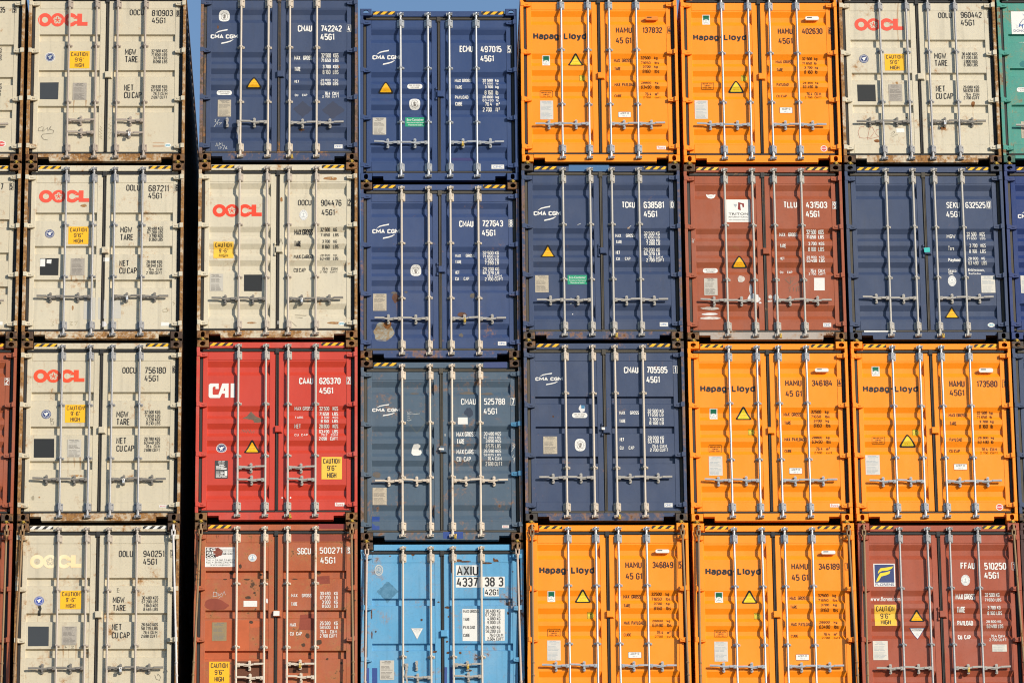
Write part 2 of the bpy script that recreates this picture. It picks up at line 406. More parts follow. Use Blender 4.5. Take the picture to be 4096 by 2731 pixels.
  ('plate',(-1.024,0.789,-0.82,1.071),'P2'),
  ('eco',(-0.528,0.921,-0.227,1.074)),
  ('sti',(0.869,0.228,0.995,0.296),'CIMC','BL'),
  ('sq',(-0.488,2.785,0.137,2.887),'LB','h'),
  ('scr',[[(-0.364,1.904),(-0.313,1.927)], [(0.406,1.835),(0.461,1.894)], [(-0.535,0.628),(-0.522,0.628)], [(-0.48,0.705),(-0.475,0.657)], [(-0.49,0.628),(-0.472,0.609),(-0.487,0.595)]],'PENW',0.009),
  ('blob',(0.402,1.839,0.446,1.87),'RUL',4),
  ('blob',(-0.463,0.438,-0.449,0.458),'W',5),
 ],
 '52':[
  ('trit',(-0.57,1.961,-0.199,2.336)),
  ('half',(-0.875,2.352,-0.728,2.441)),
  ('t','TLLU',(0.311,2.196,0.522,2.301),'W',1),
  ('t','431503',(0.659,2.19,0.987,2.298),'W',1),
  ('box','9',(1.068,2.176,1.137,2.3),'W'),
  ('t','45G1',(0.653,2.039,0.862,2.147),'W',1),
  ('t','MAX.  GROSS',(0.236,1.735,0.516,1.794),'W',1),
  ('t','TARE',(0.238,1.539,0.335,1.596),'W',1),
  ('t','NET',(0.235,1.334,0.307,1.385),'W',1),
  ('t','CU.   CAP.',(0.229,1.116,0.432,1.165),'W',1),
  ('t','32.500  KGS.',(0.652,1.77,0.935,1.835),'W',1),
  ('t','71.650  LBS.',(0.651,1.696,0.935,1.756),'W',1),
  ('t','3.700  KGS.',(0.677,1.572,0.935,1.629),'W',1),
  ('t','8.160  LBS.',(0.673,1.49,0.932,1.549),'W',1),
  ('t','28.800  KGS.',(0.645,1.363,0.932,1.41),'W',1),
  ('t','63.490  LBS.',(0.645,1.293,0.932,1.351),'W',1),
  ('t','76.4  CU.M.',(0.697,1.141,0.931,1.197),'W',1),
  ('t','2.700  CU.FT.',(0.67,1.084,0.942,1.131),'W',1),
  ('tri',(-0.513,1.208,-0.267,1.419)),
  ('pill',(-0.951,1.132,-0.723,1.212),'CORTEN STEEL','CONTAINER','W'),
  ('plate',(-0.939,0.753,-0.735,1.033),'P3'),
  ('sq',(0.748,0.831,0.909,1.039),'W2'),
  ('blob',(-0.428,0.968,-0.305,1.07),'PAP2',2),
  ('blob',(-0.25,0.743,-0.203,0.937),'PAP',1),
  ('blob',(-0.269,0.622,-0.089,0.785),'PAP',3),
  ('blob',(0.04,0.688,0.098,0.758),'PAP2',4),
  ('blob',(0.029,0.636,0.095,0.671),'PAP2',5),
  ('blob',(0.116,0.626,0.203,0.781),'PAP',6),
  ('blob',(-0.109,0.611,-0.065,0.642),'PAP',25),
  ('blob',(-1.001,0.524,-0.712,0.567),'PAP2',7),
  ('blob',(-0.983,0.439,-0.723,0.478),'PAP',8),
  ('blob',(-1.017,0.348,-0.693,0.414),'PAP2',9),
  ('sti',(0.866,0.23,0.989,0.294),'CIMC','BL'),
  ('scr',[[(0.377,1.053),(0.303,1.015),(0.338,0.976),(0.383,0.937),(0.394,1.034),(0.458,1.053),(0.392,0.956)], [(0.51,0.975),(0.354,0.869)], [(0.37,0.81),(0.381,0.869)], [(0.425,0.82),(0.435,0.878)], [(0.479,0.81),(0.471,0.878),(0.517,0.898),(0.506,0.82)]],'PEN',0.007),
  ('scr',[[(-1.112,1.689),(-1.091,1.66),(-1.113,1.64),(-1.081,1.621)], [(-1.099,1.611),(-1.073,1.679)]],'PENW',0.006),
 ],
 '62':[
  ('t','SEKU',(0.341,2.192,0.548,2.294),'W',0.5),
  ('t','632525',(0.636,2.19,0.946,2.294),'W',0.5),
  ('box','0',(0.962,2.186,1.031,2.308),'W'),
  ('t','45G1',(0.335,2.038,0.546,2.141),'W',0.5),
  ('t','MGW',(0.331,1.709,0.467,1.77),'W',0.5),
  ('t','Tare',(0.343,1.505,0.437,1.564),'W',0.5),
  ('t','Payload',(0.335,1.294,0.528,1.361),'W',0.5),
  ('t','Seaco',(0.335,1.144,0.46,1.201),'W',0.5),
  ('t','SRL.',(0.334,1.089,0.429,1.134),'W',0.5),
  ('t','Bridgetown,',(0.641,1.144,0.892,1.208),'W',0.5),
  ('t','Barbados',(0.646,1.093,0.835,1.136),'W',0.5),
  ('t','32 500   KGS',(0.639,1.744,0.921,1.803),'W',0.5),
  ('t','71 650   LBS',(0.638,1.677,0.926,1.73),'W',0.5),
  ('t','3 700   KGS',(0.671,1.542,0.924,1.599),'W',0.5),
  ('t','8 160   LBS',(0.668,1.462,0.924,1.519),'W',0.5),
  ('t','28 800   KG',(0.645,1.333,0.903,1.386),'W',0.5),
  ('t','63 490   LBS',(0.646,1.259,0.931,1.314),'W',0.5),
  ('abs',(0.319,0.899,0.447,1.074),'g'),
  ('plate',(0.829,0.791,1.043,1.071),'P5'),
  ('tri',(0.247,0.378,0.478,0.568)),
  ('oval',(0.9,0.225,1.009,0.296),'CY','DFIC'),
  ('sq',(-0.995,0.14,-0.516,0.159),'W','s'),
  ('sq2',(-0.279,0.114,-0.21,0.151),'W'),
 ],
 '72':[
  ('cma',(-1.03,1.934,-0.607,2.179)),
  ('plate',(-1.032,0.785,-0.82,1.073),'P5'),
 ],
 '03':[
  ('box','2',(1.04,2.201,1.112,2.318),'W'),
 ],
 '13':[
  ('oocl',(-1.015,2.243,-0.252,2.456),'R3'),
  ('t','OOCU',(0.321,2.392,0.533,2.493),'K',0),
  ('t','756180',(0.658,2.388,0.98,2.493),'K',0),
  ('box','6',(1.078,2.396,1.14,2.509),'K'),
  ('t','45G1',(0.658,2.261,0.867,2.362),'K',0),
  ('t','MGW.',(0.242,1.682,0.443,1.781),'K',0),
  ('t','TARE.',(0.243,1.558,0.465,1.66),'K',0),
  ('t','32.500 KGS',(0.664,1.742,0.906,1.794),'K',0),
  ('t','71.650 LBS',(0.666,1.682,0.907,1.732),'K',0),
  ('t','3.720 KGS',(0.69,1.62,0.908,1.672),'K',0),
  ('t','8.210 LBS',(0.691,1.559,0.907,1.609),'K',0),
  ('t','NET.',(0.248,1.256,0.419,1.356),'K',0),
  ('t','CU.CAP.',(0.25,1.132,0.537,1.232),'K',0),
  ('t','28.780 KGS',(0.666,1.309,0.908,1.361),'K',0),
  ('t','63.440 LBS',(0.667,1.249,0.907,1.301),'K',0),
  ('t','76.4  CU.M',(0.694,1.189,0.908,1.239),'K',0),
  ('t','2.698 CU.FT',(0.665,1.131,0.907,1.181),'K',0),
  ('cau',(-0.536,1.597,-0.224,1.886),'9\'-6"'),
  ('abs',(-0.893,1.66,-0.746,1.808),'b'),
  ('sq',(-0.994,1.036,-0.688,1.338),'G1'),
  ('plate',(-0.488,1.043,-0.28,1.327),'P3'),
  ('streak',(-0.484,0.745,-0.462,1.054)),
  ('streak',(-0.303,0.784,-0.281,1.053)),
  ('streak',(-0.392,0.884,-0.362,1.033)),
  ('sti',(0.904,0.238,1.017,0.274),'SINGAMAS','RD'),
  ('blob',(-0.485,0.731,-0.205,0.759),'RUL',16),
  ('blob',(-1.014,0.353,-0.969,0.432),'GRB2',6),
  ('blob',(-0.911,0.388,-0.882,0.416),'RUL',17),
  ('scr',[[(-0.756,1.674),(-0.741,1.564)], [(-0.756,1.668),(-0.709,1.654),(-0.746,1.624),(-0.699,1.614),(-0.711,1.568),(-0.748,1.564)]],'PEN',0.006),
  ('streak',(1.003,0.981,1.012,1.131)),
 ],
 '23':[
  ('cai',(-1.034,1.98,-0.638,2.215)),
  ('t','CAAU',(0.334,2.2,0.549,2.306),'W',1),
  ('t','626370',(0.639,2.201,0.964,2.305),'W',1),
  ('box','2',(1.054,2.195,1.118,2.315),'W'),
  ('t','45G1',(0.641,2.044,0.85,2.146),'W',1),
  ('t','MAX GROSS',(0.266,1.788,0.545,1.841),'W',1),
  ('t','TARE',(0.269,1.649,0.4,1.692),'W',1),
  ('t','NET',(0.267,1.501,0.363,1.557),'W',1),
  ('t','CU. CAP.',(0.268,1.366,0.482,1.411),'W',1),
  ('t','32.500   KGS.',(0.64,1.785,0.937,1.84),'W',1),
  ('t','71.650   LBS.',(0.64,1.709,0.935,1.762),'W',1),
  ('t','3.700   KGS.',(0.666,1.648,0.939,1.693),'W',1),
  ('t','8.160   LBS.',(0.665,1.578,0.936,1.631),'W',1),
  ('t','28.800   KGS.',(0.639,1.5,0.938,1.556),'W',1),
  ('t','63.490   LBS.',(0.639,1.424,0.936,1.478),'W',1),
  ('t','76.2   CU.M.',(0.667,1.365,0.934,1.41),'W',1),
  ('t','2.690   CU.FT.',(0.638,1.295,0.934,1.348),'W',1),
  ('cau',(0.678,0.671,0.986,1.028),'9\'6"'),
  ('abs',(-0.912,1.105,-0.755,1.255),'w2'),
  ('tri',(-0.493,1.092,-0.247,1.307)),
  ('plate',(-0.928,0.687,-0.733,0.972),'PB'),
  ('sti',(0.881,0.241,1.024,0.299),'Fuwa','RD'),
  ('poly',[(-0.392,1.777),(-0.323,1.701),(-0.287,1.677),(-0.213,1.642),(-0.213,1.599),(-0.286,1.58),(-0.341,1.584),(-0.359,1.623),(-0.451,1.642),(-0.524,1.652),(-0.452,1.701)],'DIRT'),
  ('scr',[[(-0.532,1.447),(-0.514,1.486),(-0.495,1.443),(-0.477,1.476),(-0.459,1.437),(-0.441,1.482),(-0.413,1.431),(-0.395,1.476),(-0.385,1.431),(-0.34,1.466),(-0.349,1.427)]],'PEN',0.004),
  ('blob',(0.074,0.368,0.1,0.387),'W',7),
  ('blob',(0.203,0.368,0.225,0.406),'W',8),
 ],
 '33':[
  ('cma2',(-1.046,2.01,-0.628,2.208)),
  ('t','CMAU',(0.301,2.193,0.529,2.293),'W',0.5),
  ('t','525788',(0.65,2.192,0.971,2.296),'W',0.5),
  ('box','7',(1.055,2.18,1.127,2.302),'W'),
  ('t','45G1',(0.644,2.037,0.848,2.137),'W',0.5),
  ('t','MAX.GROSS',(0.228,1.693,0.522,1.769),'W',0.5),
  ('t','TARE',(0.231,1.56,0.352,1.64),'W',0.5),
  ('t','MAX.CARGO',(0.228,1.41,0.525,1.488),'W',0.5),
  ('t','CU. CAP.',(0.229,1.279,0.46,1.355),'W',0.5),
  ('t','30.480 KGS',(0.643,1.712,0.907,1.767),'W',0.5),
  ('t','67.200 LBS',(0.642,1.651,0.899,1.696),'W',0.5),
  ('t','3.890 KGS',(0.671,1.581,0.906,1.638),'W',0.5),
  ('t','8.575 LBS',(0.671,1.505,0.9,1.561),'W',0.5),
  ('t','26.590 KGS',(0.641,1.432,0.905,1.489),'W',0.5),
  ('t','58.625 LBS',(0.64,1.368,0.899,1.413),'W',0.5),
  ('t','76.4 CU.M.',(0.698,1.296,0.922,1.352),'W',0.5),
  ('t','2.698 CU.FT.',(0.667,1.22,0.932,1.278),'W',0.5),
  ('poly',[(-0.417,1.559),(-0.353,1.565),(-0.316,1.545),(-0.32,1.516),(-0.344,1.503),(-0.34,1.477),(-0.307,1.477),(-0.296,1.438),(-0.317,1.393),(-0.363,1.378),(-0.427,1.386),(-0.454,1.429),(-0.445,1.497)],'W2'),
  ('sq',(0.253,1.879,0.402,1.987),'W2'),
  ('plate',(-1.041,0.586,-0.829,0.861),'P2'),
  ('sti',(0.907,0.213,1.013,0.257),'SINGAMAS','RD'),
  ('sq',(-1.05,0.188,-0.935,0.41),'BB'),
  ('sq',(0.021,0.037,0.322,0.147),'BB','s'),
  ('sq',(0.648,2.781,1.006,2.876),'BB2','h'),
  ('sq2',(-0.041,1.447,0.041,1.477),'W'),
  ('diamo',(-0.526,1.741,-0.214,2.084),'TAN2'),
  ('scr',[[(-0.507,2.084),(-0.507,2.064),(-0.452,2.074)], [(-0.516,2.045),(-0.443,2.051),(-0.388,2.043),(-0.323,2.054)], [(-0.513,2.015),(-0.48,2.015)], [(-0.517,1.986),(-0.471,1.98)], [(-0.52,1.947),(-0.489,1.937),(-0.452,1.953)], [(0.052,1.721),(0.055,1.682)], [(0.066,1.721),(0.066,1.686)]],'PENW',0.006),
  ('blob',(0.276,2.356,0.534,2.419),'GRB',9),
  ('blob',(0.607,2.349,0.791,2.404),'GRB',10),
  ('blob',(-0.479,2.369,-0.331,2.4),'GRB',11),
  ('blob',(-1.041,1.015,-0.913,1.124),'GRB',12),
  ('blob',(0.357,1.994,0.486,2.151),'DB3',26),
  ('scr',[[(1.078,1.573),(1.106,1.553),(1.078,1.533),(1.111,1.504),(1.074,1.485)], [(1.062,1.436),(1.124,1.553)], [(1.095,1.387),(1.073,1.348),(1.109,1.329),(1.085,1.305)], [(1.113,1.348),(1.094,1.251)]],'PENW',0.004),
 ],
 '43':[
  ('cma2',(-1.044,2.204,-0.629,2.405)),
  ('t','CMAU',(0.304,2.394,0.524,2.5),'W',1),
  ('t','705595',(0.649,2.395,0.968,2.502),'W',1),
  ('box','1',(1.051,2.389,1.12,2.511),'W'),
  ('t','45G1',(0.644,2.238,0.847,2.344),'W',1),
  ('t','MAX.    GROSS',(0.219,1.727,0.521,1.782),'W',1),
  ('t','TARE',(0.22,1.594,0.316,1.649),'W',1),
  ('t','NET',(0.221,1.297,0.291,1.352),'W',1),
  ('t','CU.    CAP.',(0.221,1.162,0.452,1.217),'W',1),
  ('t','32.500 KG',(0.65,1.754,0.896,1.811),'W',1),
  ('t','71.650 LB',(0.649,1.695,0.893,1.75),'W',1),
  ('t','3.700 KG',(0.677,1.619,0.896,1.674),'W',1),
  ('t','8.160 LB',(0.676,1.56,0.894,1.615),'W',1),
  ('t','28.800 KG',(0.647,1.323,0.894,1.378),'W',1),
  ('t','63.490 LB',(0.648,1.263,0.891,1.318),'W',1),
  ('t','76.4 CU.M',(0.706,1.189,0.935,1.243),'W',1),
  ('t','2.700 CU.FT',(0.677,1.128,0.952,1.183),'W',1),
  ('pill',(-0.493,1.674,-0.262,1.756),'COR-TEN STEEL','CONTAINER','W'),
  ('blob',(-0.393,1.762,-0.293,1.887),'PAP',11),
  ('sq2',(-0.355,1.824,-0.3,1.877),'BLS'),
  ('bv',(-0.459,1.138,-0.296,1.337)),
  ('plate',(-0.935,1.094,-0.726,1.375),'P2'),
  ('sti',(0.878,0.238,1.002,0.302),'CIMC','BL'),
  ('sq2',(-0.05,1.462,-0.002,1.505),'W'),
  ('blob',(-0.795,1.68,-0.766,1.715),'RU',12),
 ],
 '53':[
  ('hap',(-1.035,2.08,-0.2,2.211)),
  ('t','HAMU',(0.263,2.196,0.511,2.293),'BR',0),
  ('t','346184',(0.667,2.195,0.981,2.292),'BR',0),
  ('box','4',(1.059,2.193,1.125,2.304),'BR'),
  ('t','45 G1',(0.264,2.024,0.51,2.121),'BR',0),
  ('t','MAX. GROSS',(0.227,1.723,0.49,1.778),'BR',0),
  ('t','TARE',(0.232,1.572,0.334,1.627),'BR',0),
  ('t','MAX. PAYLOAD',(0.227,1.305,0.529,1.361),'BR',0),
  ('t','CUBE',(0.226,1.133,0.335,1.183),'BR',0),
  ('t','32500   kg',(0.644,1.755,0.91,1.811),'BR',0),
  ('t','71650   lbs',(0.642,1.688,0.927,1.739),'BR',0),
  ('t','3700   kg',(0.677,1.6,0.913,1.654),'BR',0),
  ('t','8160   lbs',(0.679,1.533,0.932,1.586),'BR',0),
  ('t','28800   kg',(0.645,1.335,0.911,1.389),'BR',0),
  ('t','63490   lbs',(0.643,1.272,0.928,1.321),'BR',0),
  ('t','76.4   m³',(0.702,1.17,0.912,1.22),'BR',0),
  ('t','2700   cuft',(0.674,1.106,0.945,1.15),'BR',0),
  ('dek',(-0.9,1.667,-0.781,1.836)),
  ('tri',(-0.51,1.65,-0.261,1.867)),
  ('tir',(-0.319,1.415,-0.221,1.509)),
  ('rep',(-0.923,1.133,-0.727,1.255)),
  ('plate',(-0.93,0.753,-0.725,1.063),'P4'),
  ('acep',(0.281,0.776,0.482,0.876)),
  ('sti',(0.884,0.243,1.027,0.299),'Fuwa','RD'),
  ('gps',(0.718,2.416,0.925,2.472),'W'),
 ],
 '63':[
  ('hap',(-1.05,2.077,-0.209,2.206)),
  ('t','HAMU',(0.272,2.18,0.505,2.284),'BR',0),
  ('t','173580',(0.689,2.178,1.006,2.279),'BR',0),
  ('box','1',(1.078,2.169,1.145,2.289),'BR'),
  ('t','45G1',(0.272,2.035,0.494,2.134),'BR',0),
  ('t','MAX GROSS',(0.248,1.71,0.515,1.765),'BR',0),
  ('t','TARE',(0.252,1.561,0.357,1.614),'BR',0),
  ('t','PAYLOAD',(0.242,1.3,0.432,1.352),'BR',0),
  ('t','CU.CAP.',(0.237,1.128,0.409,1.182),'BR',0),
  ('t','32 500  kg',(0.675,1.74,0.917,1.794),'BR',0),
  ('t','71 650  lb',(0.674,1.677,0.905,1.728),'BR',0),
  ('t','3 700  kg',(0.705,1.585,0.922,1.639),'BR',0),
  ('t','8 160  lb',(0.702,1.518,0.912,1.571),'BR',0),
  ('t','28 800  kg',(0.674,1.329,0.917,1.38),'BR',0),
  ('t','63 490  lb',(0.671,1.267,0.907,1.315),'BR',0),
  ('t','76.4  CU.M.',(0.727,1.159,0.969,1.209),'BR',0),
  ('t','2 700  CU.FT.',(0.702,1.099,0.98,1.141),'BR',0),
  ('dek',(-0.904,2.362,-0.783,2.524)),
  ('tri',(-0.524,1.213,-0.271,1.428)),
  ('tir',(-0.317,1.405,-0.217,1.504)),
  ('rep',(-0.939,1.262,-0.741,1.386)),
  ('plate',(-1.05,0.763,-0.833,1.079),'P4'),
  ('acep',(0.287,0.839,0.493,0.937)),
  ('dhc',(0.9,0.188,1.011,0.293)),
  ('gps',(0.728,2.407,0.945,2.472),'W'),
 ],
 '04':[
 ],
 '14':[
  ('oocl',(-1.003,2.204,-0.243,2.42),'RF'),
  ('t','OOLU',(0.315,2.383,0.528,2.483),'K',0),
  ('t','940251',(0.682,2.382,0.996,2.484),'K',0),
  ('box','7',(1.083,2.378,1.142,2.49),'K'),
  ('t','45G1',(0.682,2.259,0.888,2.357),'K',0),
  ('t','MGW.',(0.237,1.657,0.432,1.756),'K',0),
  ('t','TARE.',(0.238,1.533,0.455,1.628),'K',0),
  ('t','30.480 KGS',(0.669,1.713,0.915,1.764),'K',0),
  ('t','67.200 LBS',(0.67,1.653,0.913,1.702),'K',0),
  ('t','3.840 KGS',(0.698,1.591,0.914,1.641),'K',0),
  ('t','8.465 LBS',(0.696,1.533,0.913,1.581),'K',0),
  ('t','NET.',(0.231,1.231,0.398,1.33),'K',0),
  ('t','CU.CAP.',(0.232,1.105,0.518,1.202),'K',0),
  ('t','26.640 KGS',(0.669,1.293,0.915,1.344),'K',0),
  ('t','58.735 LBS',(0.668,1.234,0.914,1.283),'K',0),
  ('t','76.4 CU.M',(0.696,1.172,0.908,1.222),'K',0),
  ('t','2.698 CU.FT',(0.668,1.113,0.912,1.162),'K',0),
  ('cau',(-0.548,1.562,-0.235,1.854),'9\'-6"'),
  ('abs',(-0.936,1.621,-0.79,1.766),'b2'),
  ('sq',(-1.015,0.984,-0.706,1.292),'G2'),
  ('plate',(-0.511,1.0,-0.293,1.291),'P1'),
  ('streak',(-0.502,0.655,-0.479,1.011)),
  ('streak',(-0.413,0.688,-0.4,1.002)),
  ('streak',(-0.309,0.688,-0.286,1.027)),
  ('poly',[(-0.886,1.611),(-0.837,1.621),(-0.822,1.573),(-0.835,1.53),(-0.839,1.471),(-0.883,1.471),(-0.879,1.53),(-0.864,1.556)],'SPR'),
  ('blob',(-0.59,1.54,-0.564,1.564),'RU2',18),
  ('scr',[[(0.291,1.886),(0.323,1.891),(0.296,1.861),(0.34,1.864)], [(0.307,1.895),(0.3,1.827),(0.332,1.83)], [(0.877,0.533),(0.902,0.465),(0.95,0.448),(0.966,0.499),(0.925,0.55),(0.917,0.516)], [(-0.461,0.994),(-0.453,0.96),(-0.432,0.968)], [(-0.372,0.985),(-0.332,0.985),(-0.364,0.951),(-0.328,0.956)]],'PEN',0.005),
  ('blob',(-0.028,1.452,0.056,1.52),'RUL',27),
  ('streak',(0.017,1.06,0.037,1.383)),
 ],
 '24':[
  ('sogeco',(-1.06,2.211,-0.615,2.522)),
  ('abs',(-0.415,2.294,-0.29,2.415),'t'),
  ('t','SGCU',(0.317,2.408,0.521,2.509),'W',0.5),
  ('t','500271',(0.651,2.417,0.991,2.517),'W',0.5),
  ('box','9',(1.059,2.412,1.121,2.525),'W'),
  ('t','45G1',(0.663,2.259,0.887,2.364),'W',0.5),
  ('t','MAX.   GROSS',(0.228,1.731,0.534,1.785),'W',0.5),
  ('t','TARE',(0.229,1.596,0.323,1.652),'W',0.5),
  ('t','MAX.',(0.211,1.27,0.314,1.327),'W',0.5),
  ('t','CU  CAP.',(0.213,1.131,0.405,1.187),'W',0.5),
  ('t','30.480   KG',(0.658,1.762,0.925,1.817),'W',0.5),
  ('t','67.200   LB',(0.659,1.697,0.925,1.75),'W',0.5),
  ('t','3.900   KG',(0.689,1.627,0.925,1.682),'W',0.5),
  ('t','8.600   LB',(0.689,1.564,0.924,1.617),'W',0.5),
  ('t','26.580   KG',(0.659,1.296,0.926,1.351),'W',0.5),
  ('t','58.600   LB',(0.657,1.232,0.926,1.285),'W',0.5),
  ('t','76.4   CU.M.',(0.661,1.162,0.926,1.215),'W',0.5),
  ('t','2.700 CU.FT.',(0.659,1.097,0.926,1.15),'W',0.5),
  ('cau',(-0.984,0.393,-0.681,0.726),'9\'6"'),
  ('sq',(-0.478,1.582,-0.277,1.676),'W2'),
  ('plate',(-0.945,1.049,-0.73,1.34),'P6'),
  ('blob',(-0.957,2.371,-0.795,2.515),'RUR',1),
  ('streak',(-0.707,2.377,-0.681,2.532)),
  ('blob',(-1.075,1.527,-0.693,1.705),'MAR',28),
  ('poly',[(-1.073,1.369),(-0.397,1.376),(-0.392,0.739),(-1.069,0.724)],'OR2'),
  ('poly',[(-0.38,1.376),(-0.065,1.333),(-0.218,1.265),(-0.379,1.248)],'OR2'),
  ('poly',[(0.364,1.468),(0.59,1.484),(0.591,1.212),(0.349,1.221)],'MAR'),
  ('poly',[(0.613,2.074),(0.8,2.083),(0.808,1.945),(0.621,1.937)],'MAR'),
  ('poly',[(0.236,2.728),(1.042,2.718),(1.043,2.611),(0.237,2.613)],'MAR'),
  ('poly',[(0.632,2.878),(1.042,2.877),(1.042,2.801),(0.632,2.802)],'MAR2','h'),
  ('poly',[(-0.585,0.731),(-0.214,0.73),(-0.204,0.392),(-0.574,0.393)],'BRN'),
  ('poly',[(0.205,0.737),(0.488,0.703),(0.489,0.542),(0.198,0.551)],'BRN'),
  ('blob',(-0.457,1.702,-0.373,1.75),'DK',13),
  ('blob',(-0.396,1.318,-0.332,1.366),'DK',14),
  ('blob',(-0.479,1.996,-0.388,2.037),'DK',15),
  ('blob',(-0.701,2.105,-0.623,2.153),'DK',16),
  ('blob',(0.385,0.952,0.443,1.013),'DK',17),
  ('blob',(0.446,1.086,0.511,1.168),'DK',18),
  ('blob',(0.592,0.984,0.689,1.065),'DK',19),
  ('blob',(0.564,1.573,0.616,1.635),'DK',20),
  ('blob',(0.232,2.007,0.329,2.041),'DK',29),
  ('blob',(-0.661,2.017,-0.596,2.051),'DK',30),
  ('blob',(-0.787,2.004,-0.729,2.031),'DK',31),
  ('blob',(0.312,0.652,0.357,0.686),'DK',32),
  ('blob',(0.748,0.746,0.793,0.794),'DK',33),
  ('blob',(0.961,0.681,1.0,0.722),'DK',34),
  ('blob',(-0.264,0.403,-0.193,0.464),'DK',35),
  ('blob',(-0.338,1.785,-0.299,1.82),'DK',36),
  ('blob',(-0.246,2.085,-0.201,2.119),'DK',37),
  ('blob',(-0.556,2.188,-0.51,2.257),'DKL',38),
  ('blob',(0.56,0.906,0.657,0.974),'DK',39),
  ('blob',(0.486,0.835,0.538,0.876),'DK',40),
  ('streak',(-0.386,2.549,-0.36,2.704),'DKS'),
  ('streak',(-0.253,2.566,-0.233,2.695),'DKS'),
  ('streak',(-0.894,2.601,-0.862,2.713),'DKS'),
  ('streak',(-0.727,2.618,-0.704,2.713),'DKS'),
  ('blob',(0.605,2.102,0.67,2.15),'DK',41),
  ('scr',[[(-0.932,1.821),(-0.937,1.744),(-0.877,1.752),(-0.886,1.812),(-0.931,1.816)], [(-0.853,1.752),(-0.87,1.804),(-0.837,1.764),(-0.805,1.804),(-0.796,1.761),(-0.773,1.829),(-0.753,1.769)], [(-0.853,1.718),(-0.829,1.744),(-0.796,1.74)]],'PENW',0.007),
  ('blob',(-0.148,1.636,-0.115,1.711),'PAP',12),
  ('sq2',(-0.033,1.426,0.059,1.499),'W2'),
 ],
 '34':[
  ('axiu',(0.206,2.387,0.547,2.554)),
  ('t','AXIU',(0.221,2.394,0.541,2.541),'K',0.5),
  ('sqw',(0.205,2.202,0.937,2.373)),
  ('t','4337',(0.22,2.215,0.537,2.358),'K',0.5),
  ('t','38 3',(0.635,2.217,0.917,2.363),'K',0.5),
  ('sqw',(0.632,2.064,0.849,2.192)),
  ('t','42G1',(0.642,2.079,0.843,2.174),'K',0.5),
  ('sqw',(0.297,1.359,0.553,1.864)),
  ('t','MAX.GROSS',(0.312,1.803,0.542,1.851),'K',0),
  ('t','TARE',(0.313,1.675,0.409,1.724),'K',0),
  ('t','PAYLOAD',(0.312,1.55,0.486,1.599),'K',0),
  ('t','CUBE',(0.312,1.425,0.412,1.474),'K',0),
  ('sqw',(0.637,1.363,0.932,1.861)),
  ('t','30,480 KG.',(0.646,1.804,0.88,1.855),'K',0),
  ('t','67,200 LB.',(0.646,1.746,0.879,1.796),'K',0),
  ('t','4,080 KG.',(0.674,1.684,0.879,1.734),'K',0),
  ('t','9,000 LB.',(0.673,1.625,0.878,1.674),'K',0),
  ('t','26,400 KG.',(0.647,1.549,0.877,1.6),'K',0),
  ('t','58,200 LB.',(0.647,1.489,0.877,1.54),'K',0),
  ('t','76.0 CU.M.',(0.7,1.427,0.917,1.476),'K',0),
  ('t','2,684 CU.FT.',(0.671,1.368,0.925,1.418),'K',0),
  ('abs',(-1.015,2.389,-0.884,2.568),'f'),
  ('diam',(-0.987,1.968,-0.646,2.31),'DTB'),
  ('att',(-0.471,1.383,-0.287,1.563),'W'),
  ('plate',(-0.935,0.753,-0.723,1.059),'P3'),
  ('sq',(-1.133,0.667,-0.973,0.939),'BB'),
  ('sq',(0.028,0.664,0.158,0.95),'BB'),
  ('blob',(-0.465,2.701,-0.411,2.746),'RUK',21),
  ('blob',(-0.795,2.69,-0.768,2.709),'RUK',22),
  ('blob',(0.032,1.868,0.11,1.906),'RUK',23),
  ('blob',(0.181,2.604,0.302,2.648),'RUK',24),
  ('blob',(0.264,2.597,0.445,2.623),'RUK',25),
  ('blob',(0.596,2.569,0.747,2.601),'RUK',42),
  ('blob',(0.763,2.63,0.793,2.668),'RUK',43),
  ('blob',(0.763,2.602,0.853,2.647),'RUK',44),
  ('blob',(-0.329,1.674,-0.292,1.712),'RUK',45),
  ('blob',(0.967,1.769,0.997,1.82),'RUK',46),
  ('blob',(1.048,2.439,1.072,2.458),'RUK',47),
  ('blob',(-0.074,1.958,-0.038,1.984),'RUK',48),
  ('blob',(0.078,1.727,0.102,1.752),'RUK',49),
  ('blob',(-0.146,1.173,-0.08,1.21),'RUK',50),
  ('blob',(0.242,1.153,0.284,1.197),'RUK',51),
  ('blob',(0.05,1.333,0.086,1.365),'RUK',52),
  ('blob',(-1.064,1.391,-1.043,1.517),'RUK',53),
  ('blob',(-1.067,1.707,-1.049,1.865),'RUK',54),
  ('blob',(-1.007,1.493,-0.983,1.525),'RUK',55),
  ('blob',(0.351,0.883,0.441,0.915),'RUK',56),
  ('blob',(-0.539,1.193,-0.503,1.208),'RUK',57),
  ('blob',(0.098,2.594,0.128,2.722),'RUK',58),
  ('blob',(0.13,2.419,0.155,2.61),'RUK',59),
  ('blob',(0.058,1.156,0.106,1.194),'RUK',60),
  ('streak',(-0.446,2.635,-0.431,2.707),'DKS'),
 ],
 '44':[
  ('hap',(-1.025,2.093,-0.196,2.228)),
  ('t','HAMU',(0.269,2.201,0.515,2.299),'BR',0),
  ('t','346849',(0.675,2.2,0.988,2.299),'BR',0),
  ('box','5',(1.066,2.192,1.125,2.306),'BR'),
  ('t','45 G1',(0.272,2.022,0.517,2.123),'BR',0),
  ('t','MAX. GROSS',(0.233,1.735,0.493,1.79),'BR',0),
  ('t','TARE',(0.233,1.583,0.334,1.635),'BR',0),
  ('t','MAX. PAYLOAD',(0.232,1.31,0.533,1.366),'BR',0),
  ('t','CUBE',(0.229,1.138,0.341,1.187),'BR',0),
